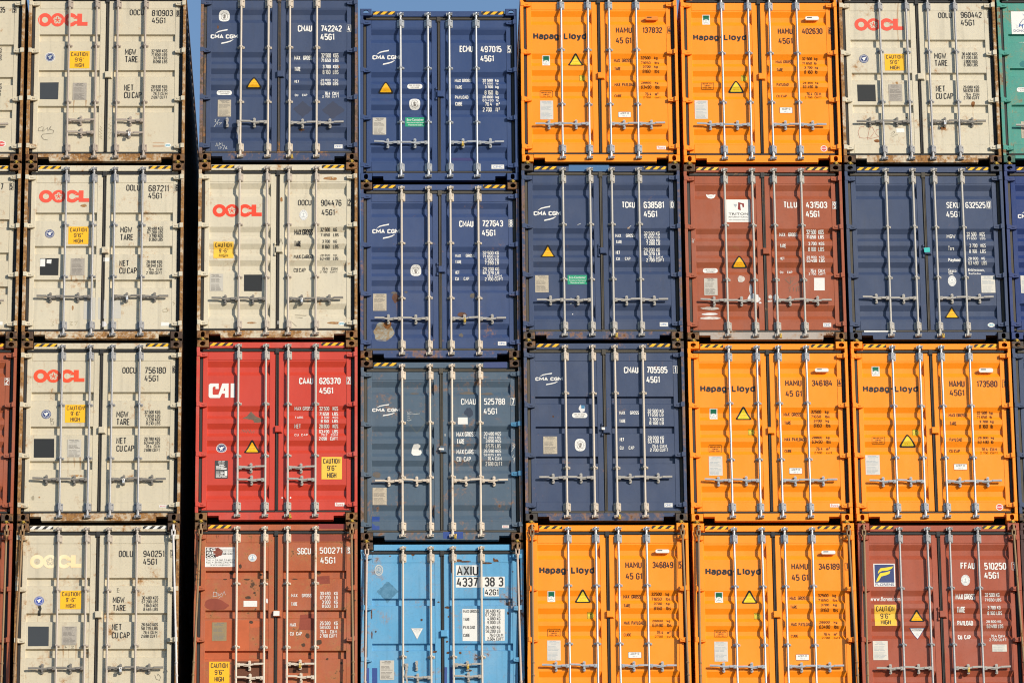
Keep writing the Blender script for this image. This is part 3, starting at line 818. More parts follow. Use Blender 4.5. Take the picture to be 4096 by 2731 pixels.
  ('t','32500   kg',(0.652,1.767,0.918,1.82),'BR',0),
  ('t','71650   lbs',(0.653,1.7,0.937,1.75),'BR',0),
  ('t','3700   kg',(0.684,1.613,0.92,1.664),'BR',0),
  ('t','8160   lbs',(0.686,1.543,0.94,1.594),'BR',0),
  ('t','28800   kg',(0.658,1.341,0.925,1.392),'BR',0),
  ('t','63490   lbs',(0.659,1.276,0.944,1.327),'BR',0),
  ('t','76.4   m³',(0.72,1.174,0.929,1.225),'BR',0),
  ('t','2700   cuft',(0.693,1.111,0.965,1.153),'BR',0),
  ('dek',(-0.906,1.677,-0.792,1.841)),
  ('tri',(-0.501,1.658,-0.255,1.872)),
  ('tir',(-0.313,1.417,-0.214,1.514)),
  ('rep',(-0.914,1.13,-0.72,1.253)),
  ('plate',(-0.921,0.751,-0.72,1.064),'P4'),
  ('acep',(0.285,0.784,0.486,0.882)),
  ('gps',(0.724,2.43,0.93,2.485),'W'),
 ],
 '54':[
  ('hap',(-1.032,2.078,-0.197,2.213)),
  ('t','HAMU',(0.265,2.183,0.514,2.279),'BR',0),
  ('t','346189',(0.671,2.18,0.99,2.278),'BR',0),
  ('box','1',(1.068,2.173,1.135,2.286),'BR'),
  ('t','45 G1',(0.265,2.006,0.513,2.107),'BR',0),
  ('t','MAX. GROSS',(0.227,1.717,0.492,1.772),'BR',0),
  ('t','TARE',(0.231,1.567,0.333,1.616),'BR',0),
  ('t','MAX. PAYLOAD',(0.233,1.293,0.535,1.346),'BR',0),
  ('t','CUBE',(0.23,1.121,0.34,1.17),'BR',0),
  ('t','32500   kg',(0.651,1.751,0.925,1.804),'BR',0),
  ('t','71650   lbs',(0.653,1.684,0.943,1.732),'BR',0),
  ('t','3700   kg',(0.688,1.595,0.929,1.644),'BR',0),
  ('t','8160   lbs',(0.687,1.521,0.944,1.571),'BR',0),
  ('t','28800   kg',(0.658,1.323,0.927,1.371),'BR',0),
  ('t','63490   lbs',(0.658,1.256,0.946,1.306),'BR',0),
  ('t','76.4   m³',(0.717,1.152,0.925,1.2),'BR',0),
  ('t','2700   cuft',(0.69,1.091,0.962,1.133),'BR',0),
  ('dek',(-0.897,1.667,-0.775,1.832)),
  ('tri',(-0.501,1.649,-0.255,1.86)),
  ('tir',(-0.315,1.409,-0.214,1.505)),
  ('rep',(-0.92,1.122,-0.722,1.243)),
  ('plate',(-0.925,0.739,-0.724,1.05),'P4'),
  ('acep',(0.288,0.754,0.49,0.848)),
  ('gps',(0.72,2.416,0.929,2.471),'W'),
 ],
 '64':[
  ('flor',(-0.994,1.914,-0.671,2.275)),
  ('t','FFAU',(0.318,2.186,0.537,2.29),'W',1),
  ('t','510250',(0.675,2.175,1.008,2.287),'W',1),
  ('box','1',(1.088,2.169,1.157,2.288),'W'),
  ('t','45G1',(0.67,2.031,0.888,2.137),'W',1),
  ('abs',(0.318,1.923,0.453,2.097),'g'),
  ('ts','www.florens.com',(-1.055,1.694,-0.602,1.766),'W',0.5),
  ('t','MAX.GROSS',(0.228,1.717,0.525,1.803),'W',1),
  ('t','TARE',(0.236,1.505,0.367,1.592),'W',1),
  ('t','PAYLOAD',(0.236,1.294,0.472,1.373),'W',1),
  ('t','CU. CAP.',(0.236,1.077,0.446,1.158),'W',1),
  ('t','32.500 KG',(0.667,1.759,0.89,1.814),'W',1),
  ('t','71.650 LBS',(0.665,1.684,0.915,1.735),'W',1),
  ('t','3.700 KG',(0.699,1.55,0.895,1.605),'W',1),
  ('t','8.160 LBS',(0.697,1.473,0.918,1.526),'W',1),
  ('t','28.800 KG',(0.672,1.336,0.894,1.38),'W',1),
  ('t','63.490 LBS',(0.676,1.259,0.925,1.312),'W',1),
  ('t','76.4 CU.M.',(0.733,1.11,0.953,1.163),'W',1),
  ('t','2.700 CU.FT.',(0.706,1.049,0.975,1.093),'W',1),
  ('cau',(-0.999,1.294,-0.673,1.626),'9\'6"'),
  ('tri',(-0.483,1.358,-0.25,1.553)),
  ('att',(-0.486,1.077,-0.252,1.265),'WB'),
  ('plate',(-1.043,0.757,-0.819,1.057),'P5'),
  ('plate',(0.745,0.885,0.963,0.996),'P5'),
 ],
 '73':[
 ],
 '74':[
 ],
}
# ------------------------------------------------------------------ materials
def srgb(r,g,b): return tuple(((c/255)/12.92 if c<=10 else (((c/255)+.055)/1.055)**2.4) for c in (r,g,b))
def newmat(name):
    m = bpy.data.materials.new(name); m.use_nodes = True
    return m, m.node_tree.nodes, m.node_tree.links, m.node_tree.nodes['Principled BSDF']
def noise(N,L,vec,scale,detail=4,rough=.6,out='Fac'):
    n = N.new('ShaderNodeTexNoise'); n.inputs['Scale'].default_value = scale; n.inputs['Detail'].default_value = detail
    n.inputs['Roughness'].default_value = rough
    L.new(vec, n.inputs['Vector']); return n.outputs[out]
def ramp(N,L,fac,a,b):
    r = N.new('ShaderNodeMapRange'); r.interpolation_type = 'SMOOTHSTEP'
    r.inputs['From Min'].default_value = a; r.inputs['From Max'].default_value = b
    L.new(fac, r.inputs['Value']); return r.outputs['Result']
def math_(N,L,op,a,b):
    m = N.new('ShaderNodeMath'); m.operation = op
    for i,v in ((0,a),(1,b)):
        if isinstance(v,(int,float)): m.inputs[i].default_value = v
        else: L.new(v, m.inputs[i])
    return m.outputs[0]
def mix(N,L,fac,a,b):
    m = N.new('ShaderNodeMix'); m.data_type = 'RGBA'
    if isinstance(fac,(int,float)): m.inputs[0].default_value = fac
    else: L.new(fac, m.inputs[0])
    for i,v in ((6,a),(7,b)):
        if isinstance(v,tuple): m.inputs[i].default_value = v+(1,)
        else: L.new(v, m.inputs[i])
    return m.outputs[2]
def scaled(N,L,vec,s):
    m = N.new('ShaderNodeMapping'); m.inputs['Scale'].default_value = s; L.new(vec, m.inputs['Vector']); return m.outputs[0]
RUST = (.155,.058,.018); RUSTD = (.05,.024,.012); RUSTL = (.36,.17,.05)
def paint(name, col, rust=0., fade=.2, rough=.48, dent=.06, metal=0., streak=None, grime=.25, rc1=RUST, rc2=RUSTD):
    m,N,L,P = newmat(name)
    pos = N.new('ShaderNodeNewGeometry').outputs['Position']
    big = noise(N,L,pos,1.1,5,.65)
    pale = tuple(min(1,c*.8+.02+.12*max(col)) for c in col)
    c = mix(N,L,math_(N,L,'MULTIPLY',ramp(N,L,big,.42,.72),fade),tuple(col),pale)
    fine = noise(N,L,pos,26,6,.7)
    dk = tuple(x*.72 for x in col)
    c = mix(N,L,math_(N,L,'MULTIPLY',ramp(N,L,fine,.5,.72),grime),c,dk)
    gr = noise(N,L,scaled(N,L,pos,(9,9,.55)),1.,5,.6)             # dirt washed down by rain
    c = mix(N,L,math_(N,L,'MULTIPLY',ramp(N,L,gr,.52,.75),grime*.9),c,tuple(x*.6+.02 for x in col))
    rgh = math_(N,L,'ADD',math_(N,L,'MULTIPLY',fine,.25),rough-.12)
    if rust > 0:
        st = streak if streak is not None else rust
        cl = noise(N,L,pos,2.3,3,.6)
        sp = noise(N,L,pos,15,8,.72)
        s = math_(N,L,'ADD',math_(N,L,'MULTIPLY',cl,.55),math_(N,L,'MULTIPLY',sp,.6))
        t = .79-.27*rust
        halo = ramp(N,L,s,t-.05-.09*rust,t+.06)
        c = mix(N,L,math_(N,L,'MULTIPLY',halo,.65),c,RUSTL)
        core = ramp(N,L,s,t+.0,t+.06)
        var = noise(N,L,pos,30,4,.6)
        rc = mix(N,L,ramp(N,L,var,.38,.62),rc2,rc1)
        c = mix(N,L,core,c,rc)
        if st > 0:
            w = noise(N,L,scaled(N,L,pos,(21,21,1.3)),1.,5,.65)
            w2 = math_(N,L,'ADD',math_(N,L,'MULTIPLY',w,.7),math_(N,L,'MULTIPLY',cl,.35))
            tt = .68-.15*st
            c = mix(N,L,math_(N,L,'MULTIPLY',ramp(N,L,w2,tt,tt+.12),.55),c,RUSTL)
        rgh = math_(N,L,'ADD',rgh,math_(N,L,'MULTIPLY',core,.35))
        P.inputs['Metallic'].default_value = 0
    if metal: P.inputs['Metallic'].default_value = metal
    L.new(c, P.inputs['Base Color']); L.new(rgh, P.inputs['Roughness'])
    b = N.new('ShaderNodeBump'); b.inputs['Strength'].default_value = .35; b.inputs['Distance'].default_value = dent
    bn = noise(N,L,scaled(N,L,pos,(1,1,.8)),2.1,2,.4)
    L.new(bn, b.inputs['Height'])
    b2 = N.new('ShaderNodeBump'); b2.inputs['Strength'].default_value = .25; b2.inputs['Distance'].default_value = .003
    L.new(fine, b2.inputs['Height']); L.new(b.outputs[0], b2.inputs['Normal']); L.new(b2.outputs[0], P.inputs['Normal'])
    return m
def plain(name, col, rough=.6, metal=0., grime=.15, scale=30):
    m,N,L,P = newmat(name)
    pos = N.new('ShaderNodeNewGeometry').outputs['Position']
    f = ramp(N,L,noise(N,L,pos,scale,5,.65),.4,.75)
    c = mix(N,L,math_(N,L,'MULTIPLY',f,grime),tuple(col),tuple(x*.55+.01 for x in col))
    L.new(c,P.inputs['Base Color']); P.inputs['Roughness'].default_value = rough; P.inputs['Metallic'].default_value = metal
    return m
def stainmat(name, col, col2=None, cover=.55, scale=24, rough=.8, soft=.1):
    m,N,L,P = newmat(name)
    pos = N.new('ShaderNodeNewGeometry').outputs['Position']
    n = noise(N,L,pos,scale,6,.7)
    v = noise(N,L,pos,scale*.6,3,.6)
    L.new(mix(N,L,ramp(N,L,v,.35,.65),tuple(col),tuple(col2 or col)),P.inputs['Base Color']); P.inputs['Roughness'].default_value = rough
    L.new(ramp(N,L,n,1-cover-.16-soft/2,1-cover-.16+soft/2), P.inputs['Alpha'])
    return m
def streakmat(name, col, cover=.5):
    m,N,L,P = newmat(name)
    pos = N.new('ShaderNodeNewGeometry').outputs['Position']
    n = noise(N,L,scaled(N,L,pos,(60,60,3)),1.,5,.65)
    P.inputs['Base Color'].default_value = tuple(col)+(1,); P.inputs['Roughness'].default_value = .85
    L.new(math_(N,L,'MULTIPLY',ramp(N,L,n,.68-cover*.5,.95-cover*.35),.75), P.inputs['Alpha'])
    return m
PAINTC = dict(gap_shade=(.10,.098,.10), beige=(.585,.52,.388), beige2=(.61,.55,.42), navy=(.036,.058,.128), blue=(.034,.062,.162), slate=(.066,.106,.155), orange=(.96,.285,.006),
  red=(.54,.051,.026), brown=(.33,.078,.028), rustred=(.40,.096,.030), maroon=(.35,.072,.030), teal=(.055,.28,.225), sky=(.10,.335,.57), navy2=(.039,.060,.124), dark=(.05,.016,.012), royal=(.02,.040,.15))
COLS = {
 'K':(.018,.016,.015),'BR':(.045,.013,.006),'W':(.78,.77,.74),'W2':(.74,.73,.70),'R':(.80,.085,.045),'R2':(.82,.055,.018),'R3':(.80,.075,.02),'RF':(.86,.62,.30),
 'Y':(.90,.47,.008),'Y2':(.86,.52,.06),'YT':(.80,.63,.03),'G1':(.014,.015,.015),'G2':(.036,.042,.05),'TAN':(.50,.34,.22),'TAN2':(.10,.13,.15),'CY':(.42,.68,.66),'BL':(.06,.16,.42),'RD':(.65,.07,.06),'NV':(.03,.05,.17),'NVB':(.02,.06,.36),
 'GN':(.01,.31,.16),'GND':(.006,.16,.09),'O':(.75,.22,.01),'DB':(.035,.045,.085),'DB2':(.05,.05,.15),'DTB':(.055,.18,.30),'LB':(.05,.14,.30),'BB':(.022,.06,.25),'BB2':(.04,.06,.17),'BLS':(.05,.20,.36),'BG2':(.52,.50,.45),
 'PEN':(.16,.14,.10),'PENL':(.40,.34,.22),'PENW':(.55,.56,.55),'PENR':(.45,.18,.12),'MAR':(.27,.056,.032),'MAR2':(.24,.025,.018),'OR2':(.50,.115,.04),'BRN':(.13,.042,.018),'SPR':(.03,.028,.022),'DIRT':(.17,.12,.075),'TEALD':(.02,.17,.17),
 'P1':(.40,.36,.31),'P2':(.52,.45,.34),'P3':(.52,.49,.43),'P4':(.62,.60,.56),'P5':(.66,.63,.56),'P6':(.30,.22,.11),'PB':(.045,.045,.045),'PL':(.20,.18,.16),'GR':(.40,.44,.46)}
_cm = {}
def cm(k):
    if k in _cm: return _cm[k]
    if k in ('RU','RUK'): m = stainmat('rust_spots',RUST,RUSTD,.62,38)
    elif k=='RUR': m = stainmat('red_primer_patch',(.19,.035,.022),(.24,.07,.04),.95,20)
    elif k=='RU2': m = stainmat('rust_bloom',(.30,.12,.03),RUST,.50,36)
    elif k=='RUB': m = stainmat('rust_patch',(.13,.055,.03),(.09,.04,.025),.85,22)
    elif k=='RUL': m = stainmat('pale_rust',(.40,.22,.08),(.30,.13,.04),.40,40)
    elif k=='GRB': m = stainmat('grey_brown_scuff',(.13,.11,.085),(.11,.10,.10),.50,30)
    elif k=='GRB2': m = stainmat('grey_scuff',(.33,.29,.21),None,.6,34)
    elif k=='PEEL': m = stainmat('peeled_sticker',(.26,.17,.08),(.30,.32,.30),.56,30)
    elif k in ('DK','DKL'): m = stainmat('dark_rust',(.05,.03,.018),(.09,.04,.02),.55,34)
    elif k=='DB3': m = stainmat('dark_scuff',(.035,.05,.085),None,.45,30)
    elif k=='DKS': m = streakmat('dark_streak',(.10,.05,.025),.55)
    elif k=='STR': m = streakmat('rust_streak',(.42,.20,.05),.6)
    elif k in ('DB','DTB'): m = stainmat('sticker_ghost_'+k.lower(),COLS[k],None if k=='DB' else (.09,.24,.38),.62,30,.7)
    elif k=='PAP': m = stainmat('torn_paper',(.70,.69,.68),(.66,.66,.68),.88,20)
    elif k=='PAP2': m = stainmat('torn_paper_residue',(.52,.42,.37),(.62,.60,.56),.70,34)
    elif k in ('MAR','OR2','BRN'): m = stainmat('repaint_'+k.lower(),COLS[k],tuple(c*.85 for c in COLS[k]),.95,6)
    elif k=='DIRT': m = stainmat('torn_patch',COLS[k],(.12,.09,.07),.85,16)
    elif k=='TAN2': m = stainmat('placard_ghost',COLS[k],None,.5,12)
    elif k=='RF': m = stainmat('faded_logo_film',(.84,.76,.56),(.88,.64,.34),1.2,3)
    elif k in ('P1','P2','P6'): m = plain('data_plate_'+k.lower(),COLS[k],.5,0.,.75 if k!='P6' else .5,90)
    elif k in ('Y','Y2'): m = plain('yellow_film_'+k.lower(),COLS[k],.45,0,.06)
    else: m = plain('film_'+k.lower(),COLS[k],.5,0,.10)
    _cm[k] = m; return m
M_RUBBER = plain('black_rubber',(.020,.019,.018),.55,0,.4,12)
M_RUBBER_D = plain('dusty_rubber',(.075,.066,.052),.75,0,.6,9)
M_ZINC = plain('galvanised_steel',(.45,.455,.46),.36,.35,.35,24)
M_ZINCW = plain('weathered_zinc',(.36,.355,.36),.5,.2,.5,30)
M_CREAM = paint('cream_bar_paint',(.54,.47,.39),.10,.2,.5,.0)
M_CREAMR = paint('worn_cream_bar_paint',(.62,.53,.43),.30,.2,.5,.0)
M_GREYBAR = paint('grey_bar_paint',(.43,.405,.37),.10,.2,.5,.0)
M_CAST = paint('rusty_casting',(.060,.032,.018),.62,.2,.7,.0)
M_CASTD = paint('dark_casting',(.055,.045,.04),.5,.2,.7,.0)
M_CASTO = paint('orange_brown_casting',(.17,.08,.03),.75,.2,.7,.0)
M_HAND = plain('weathered_handle_steel',(.23,.21,.185),.5,.15,.5,40)
M_HANDL = plain('dull_handle_steel',(.40,.375,.34),.5,.15,.5,40)
M_BRASS = plain('brass_yellow',(.62,.40,.06),.35,.5,.4,40)
M_LOCKW = plain('silver_lock',(.75,.75,.74),.3,.4,.2,40)
M_RODR = paint('rusty_rod',(.27,.17,.085),.45,.3,.7,.0)
M_RODP = paint('pale_rod',(.52,.42,.36),.25,.3,.6,.0)
M_RODW = paint('white_rod',(.66,.63,.62),.12,.3,.6,.0)
M_INNER = plain('dark_underside',(.035,.032,.03),.9,0,.4,4)
M_TWIST = plain('twist_lock_steel',(.16,.11,.05),.5,.4,.6,40)
# ------------------------------------------------------------------ mesh helpers
class MB:
    def __init__(s): s.v=[]; s.f=[]; s.m=[]; s.sm=[]
    def face(s,pts,mi=0,sm=False):
        n=len(s.v); s.v+= [tuple(p) for p in pts]; s.f.append(tuple(range(n,n+len(pts)))); s.m.append(mi); s.sm.append(sm)
    def quadstrip(s,A,B,mi=0,closed=False,sm=False):
        n=len(s.v); k=len(A); s.v+=[tuple(p) for p in A]+[tuple(p) for p in B]
        for i in range(k if closed else k-1):
            j=(i+1)%k; s.f.append((n+i,n+j,n+k+j,n+k+i)); s.m.append(mi); s.sm.append(sm)
    def box(s,x0,x1,y0,y1,z0,z1,mi=0):
        n=len(s.v); s.v+=[(x0,y0,z0),(x1,y0,z0),(x1,y1,z0),(x0,y1,z0),(x0,y0,z1),(x1,y0,z1),(x1,y1,z1),(x0,y1,z1)]
        for q in ((0,3,2,1),(4,5,6,7),(0,1,5,4),(1,2,6,5),(2,3,7,6),(3,0,4,7)):
            s.f.append(tuple(n+i for i in q)); s.m.append(mi); s.sm.append(False)
    def bevbox(s,x0,x1,y0,y1,z0,z1,b=.006,mi=0):          # box whose front edges (towards -y) are chamfered
        F=[(x0+b,y0,z0+b),(x1-b,y0,z0+b),(x1-b,y0,z1-b),(x0+b,y0,z1-b)]
        G=[(x0,y0+b,z0),(x1,y0+b,z0),(x1,y0+b,z1),(x0,y0+b,z1)]
        Bk=[(x0,y1,z0),(x1,y1,z0),(x1,y1,z1),(x0,y1,z1)]
        s.face(F,mi); s.quadstrip(G,F,mi,True); s.quadstrip(Bk,G,mi,True); s.face(Bk[::-1],mi)
    def tube(s,p0,p1,r,n=10,mi=0,caps=True,r1=None):
        p0=Vector(p0);p1=Vector(p1);d=(p1-p0).normalized()
        a=d.orthogonal().normalized();b=d.cross(a); r1=r if r1 is None else r1
        A=[p0+(a*math.cos(t)+b*math.sin(t))*r for t in (2*math.pi*i/n for i in range(n))]
        B=[p1+(a*math.cos(t)+b*math.sin(t))*r1 for t in (2*math.pi*i/n for i in range(n))]
        s.quadstrip(A,B,mi,True,True)
        if caps: s.face(A[::-1],mi); s.face(B,mi)
    def prism(s,pts,y0,y1,mi=0):                          # polygon in xz (counter-clockwise seen from -y) pushed from y0 to y1
        A=[(x,y0,z) for x,z in pts]; B=[(x,y1,z) for x,z in pts]
        s.face(A,mi); s.face(B[::-1],mi); s.quadstrip(B,A,mi,True)
    def mesh(s,name,nm=1):
        me=bpy.data.meshes.new(name); me.from_pydata(s.v,[],s.f)
        for _ in range(nm): me.materials.append(None)
        me.polygons.foreach_set('material_index',s.m); me.polygons.foreach_set('use_smooth',s.sm); me.update(); return me
def link(name, me, mats, parent=None, loc=(0,0,0), rot=(0,0,0), label=None):
    o=bpy.data.objects.new(name,me); COL.objects.link(o)
    if not isinstance(mats,(list,tuple)): mats=[mats]
    for i,m in enumerate(mats):
        o.material_slots[i].link='OBJECT'; o.material_slots[i].material=m
    o.parent=parent; o.location=loc; o.rotation_euler=rot
    if label: o['label']=label
    return o
def ell(cx,cz,rx,rz,n=24,a0=0,a1=2*math.pi):
    return [(cx+rx*math.cos(a0+(a1-a0)*i/n),cz+rz*math.sin(a0+(a1-a0)*i/n)) for i in range(n)]
def rrect(x0,z0,x1,z1,r,n=4):
    P=[]
    for cx,cz,a in ((x1-r,z0+r,-math.pi/2),(x1-r,z1-r,0),(x0+r,z1-r,math.pi/2),(x0+r,z0+r,math.pi)):
        P+=[(cx+r*math.cos(a+math.pi/2*i/n),cz+r*math.sin(a+math.pi/2*i/n)) for i in range(n+1)]
    return P
# ------------------------------------------------------------------ shared container meshes (front at y = 0, door faces -y)
HW2, HT, LEN = 1.219, 2.896, 12.192
YD = .07                                                   # face of the door leaves
def m_casting(top):
    m=MB(); z0,z1=(HT-.118,HT) if top else (0,.118); x0,x1=-.089,.089
    b=.008
    F=[(x0+b,z0+b),(x1-b,z0+b),(x1-b,z1-b),(x0+b,z1-b)]; n=24
    zc=(z0+z1)/2
    hole=ell(0,zc,.043,.036,n) if top else rrect(-.031,zc-.045,.031,zc+.045,.03,5)
    n=len(hole); cs=[]
    def onrect(x,z):
        dx,dz=x,z-zc; hx,hz=x1-b,(z1-z0)/2-b
        k=min(hx/abs(dx) if abs(dx)>1e-9 else 1e9,hz/abs(dz) if abs(dz)>1e-9 else 1e9); return (dx*k,zc+dz*k)
    O=[onrect(*h) for h in hole]
    for c in F:                                            # keep the rectangle's corners
        j=min(range(n),key=lambda i:(O[i][0]-c[0])**2+(O[i][1]-c[1])**2); O[j]=c
    m.quadstrip([(x,0,z) for x,z in O],[(x,0,z) for x,z in hole],0,True)
    m.quadstrip([(x,0,z) for x,z in hole],[(x,.03,z) for x,z in hole],0,True)
    G=[(x0,b,z0),(x1,b,z0),(x1,b,z1),(x0,b,z1)]; F3=[(x,0,z) for x,z in F]; Bk=[(x,.162,z) for x,_,z in G]
    m.quadstrip(G,F3,0,True)
    for i in range(4):
        j=(i+1)%4
        if top and i==2: continue                          # the lifting hole in a top casting is open to the sky
        if not top and i==0: continue
        m.face([Bk[i],Bk[j],G[j],G[i]],0)
    m.face(Bk[::-1],0)
    return m.mesh('corner_casting')
def m_post(s):
    m=MB()                                                 # J-section post beside the door, s = side
    xo,xi=HW2,HW2-.046
    pts=[(xo,0),(xi+.006,0),(xi,.006),(xi,.12),(xo,.12)]
    A=[(s*x,y,.118) for x,y in pts]; B=[(s*x,y,HT-.118) for x,y in pts]
    m.quadstrip(A,B,0,True); m.face(A[::-1]); m.face(B)
    return m.mesh('corner_post')
def m_header():
    m=MB(); m.bevbox(-1.03,1.03,.045,.13,HT-.118,HT-.022,.006); m.box(-1.12,-1.03,.06,.13,HT-.13,HT-.118); m.box(1.03,1.12,.06,.13,HT-.13,HT-.118)
    return m.mesh('header')
def m_sill():
    m=MB(); zt,zb,zn=.137,.018,.083
    pts=[(-1.03,zn),(-.862,zn),(-.862,zb+.012),(-.85,zb),(.85,zb),(.862,zb+.012),(.862,zn),(1.03,zn),(1.03,zt),(-1.03,zt)]
    m.prism(pts,.045,.12); m.box(-1.12,1.12,.075,.12,zt+.001,.175)
    return m.mesh('sill')
def m_seal():
    m=MB(); y0=.058
    x=1.135
    for a,b,c,d in ((-x,x,2.728,2.776),(-x,x,.140,.177)):
        m.bevbox(a,b,y0,.11,c,d,.01)
    for s in (-1,1):
        a,b=sorted((s*1.173,s*1.126)); m.bevbox(a,b,y0+.02,.11,.17,2.74,.008)
    m.bevbox(-.019,.004,y0-.004,.11,.1775,2.7275,.008); m.bevbox(.006,.022,y0+.006,.11,.1775,2.7275,.006)
    m.bevbox(-.034,.03,y0-.012,y0+.03,2.69,2.782,.008); m.bevbox(-.03,.03,y0-.008,y0+.03,.136,.17,.008)
    return m.mesh('door_seal')
GROOVE=.04
def prof_cimc():
    P=[(.326,0)]
    for z0 in (.582,1.296,1.569,1.850,2.572):
        P+=[(z0-.232,0),(z0-.160,GROOVE),(z0-.080,GROOVE),(z0,0)] if z0 not in(1.296,1.569,1.850) else [(z0-.208,0),(z0-.146,GROOVE),(z0-.078,GROOVE),(z0,0)]
    return P+[(2.592,0)]
def prof_rec(rec):
    P=[(.326,0)]
    for zt,zb in sorted(rec,key=lambda r:r[1]): P+=[(zb,0),(zb+.022,GROOVE),(zt-.016,GROOVE),(zt,0)]
    return P+[(2.592,0)]
XPI,XPO=.112,1.05                                           # panel runs between these |x|
def m_leaf(prof,s):
    m=MB(); a,b=(.024,1.124)
    def bx(x0,x1,z0,z1):
        x0,x1=sorted((s*x0,s*x1)); m.bevbox(x0,x1,YD,YD+.075,z0,z1,.005)
    bx(a,XPI,.178,2.727); bx(XPO,b,.178,2.727); bx(XPI,XPO,2.592,2.727); bx(XPI,XPO,.178,.326)
    x0,x1=sorted((s*XPI,s*XPO))
    n=3; xs=[x0+(x1-x0)*i/n for i in range(n+1)]
    for i in range(n):
        m.quadstrip([(xs[i],YD+.004+y,z) for z,y in prof],[(xs[i+1],YD+.004+y,z) for z,y in prof])
    return m.mesh('door')
def m_bar():
    m=MB(); r=.0175
    m.tube((0,0,.10),(0,0,2.80),r,12)
    for z,s in ((.085,1),(2.815,-1)):
        m.tube((0,0,z-.02*s),(0,0,z+.06*s),.0235,10)
        m.bevbox(-.028,.03,-.034,.03,z-.032,z+.005,.006)
        m.box(-.046,-.030,-.020,.024,z-.038,z+.008); m.box(.033,.048,-.026,.024,z-.03,z+.012)
        m.tube((.02,-.04,z-.012),(.052,-.04,z-.004),.008,6)
    return m.mesh('locking_bar')
def m_bracket(big):
    m=MB(); h=.065 if big else .018; w=.056
    m.prism(rrect(-w,-h,w,h,.012 if big else .010,3),.036,.048)
    m.bevbox(-.024,.024,-.022,.036,-h*.92,h*.92,.008)
    for sx in (-1,1):
        for sz in ((-1,1) if big else (0,)): m.tube((sx*.042,.022,sz*h*.66),(sx*.042,.036,sz*h*.66),.0085,6)
    if big:
        for sz in (-.5,.5): m.tube((0,-.026,sz*h),(0,-.022,sz*h),.006,6)
    return m.mesh('bar_bracket')
def m_handle():
    m=MB(); m.bevbox(.010,.062,-.030,.022,-.030,.030,.007)   # hub plates and rivet
    m.tube((.040,-.038,0),(.040,-.032,0),.009,8)
    def arm(pts,h,y0,y1):
        for (xa,za),(xb,zb) in zip(pts,pts[1:]):
            F=[(xa,y0,za-h),(xb,y0,zb-h),(xb,y0,zb+h),(xa,y0,za+h)]; B=[(x,y1,z) for x,_,z in F]
            m.face(F); m.face(B[::-1]); m.quadstrip(B,F,0,True)
    arm([(.058,.004),(.12,.004)],.017,-.030,-.004)
    arm([(.12,.008),(.205,-.004)],.012,-.026,-.006); arm([(.115,-.012),(.205,-.020)],.007,-.016,.0)
    arm([(.205,-.006),(.270,.008)],.013,-.028,-.008)
    arm([(.270,.010),(.415,.012)],.014,-.034,-.012)
    return m.mesh('door_handle')
def m_catch():
    m=MB()
    m.prism(rrect(-.022,-.078,.022,-.012,.02,4),.026,.048); m.prism(rrect(-.021,.008,.021,.078,.020,4),.012,.048)
    m.prism(rrect(-.013,-.05,.013,.02,.008,3),-.004,.026)
    m.tube((0,.004,.048),(0,.012,.048),.011,8); m.tube((0,.018,-.056),(0,.026,-.056),.010,8)
    return m.mesh('handle_catch')
def m_hinge(s):
    m=MB()
    def P(pts,y0,y1):
        pts=[(s*x,z) for x,z in pts]
        if s<0: pts=pts[::-1]
        m.prism(pts,y0,y1)
    P([(1.055,-.022),(1.068,-.030),(1.17,-.036),(1.17,.036),(1.068,.030),(1.055,.022)],.022,.069)
    P([(1.160,-.036),(1.214,-.036),(1.214,.036),(1.160,.036)],-.008,.040)
    P([(1.09,-.010),(1.13,-.010),(1.13,.010),(1.09,.010)],.014,.022)
    return m.mesh('hinge')
def m_lockbox(lug):
    m=MB(); m.bevbox(-.028,.075,.025,YD-.002,-.05,.052,.008); m.box(.03,.085,.05,YD-.001,-.056,.058)
    if lug:
        for z in (-.095,.075): m.bevbox(-.052,-.026,.042,YD-.001,z,z+.04,.004)
        m.box(-.05,-.042,.052,YD-.001,-.055,.075)
    return m.mesh('lock_box')
def m_side(s):
    m=MB(); pts=[]; y=.12
    while y<LEN-.14:
        pts+=[(0,y),(0,y+.072),(.036,y+.14),(.036,y+.21)]; y+=.278
    pts.append((0,LEN-.12))
    x=lambda d:s*(HW2-.012-d)
    m.quadstrip([(x(d),y,.16) for d,y in pts],[(x(d),y,HT-.06) for d,y in pts])
    a,b=sorted((s*HW2,s*(HW2-.06)))
    m.box(a,b,.162,LEN-.162,HT-.06,HT); m.box(a,b,.162,LEN-.162,.02,.16)
    return m.mesh('side_wall')
def m_roof():
    m=MB(); pts=[]; y=.13
    while y<LEN-.2: pts+=[(0,y),(0,y+.09),(.02,y+.11),(.02,y+.2)]; y+=.21
    m.quadstrip([(-1.158,y,HT-.03+d) for d,y in pts],[(1.158,y,HT-.03+d) for d,y in pts]); return m.mesh('roof')
def m_floor():
    m=MB(); m.box(-1.155,1.155,.14,LEN-.1,.165,.19)
    y=.5
    while y<LEN-.3: m.box(-1.155,1.155,y,y+.045,.04,.164); y+=.3
    return m.mesh('floor')
def m_end():
    m=MB(); x=-1.1; pts=[]
    while x<1.0: pts+=[(x,0),(x+.08,0),(x+.12,.04),(x+.2,.04)]; x+=.24
    m.quadstrip([(x,LEN-.02-d,.16) for x,d in pts],[(x,LEN-.02-d,HT-.06) for x,d in pts])
    for s in (-1,1):
        a,b=sorted((s*HW2,s*1.08)); m.box(a,b,LEN-.12,LEN,.0,HT)
    m.box(-1.08,1.08,LEN-.1,LEN,HT-.1,HT); m.box(-1.08,1.08,LEN-.1,LEN,.02,.16)
    return m.mesh('end_wall')
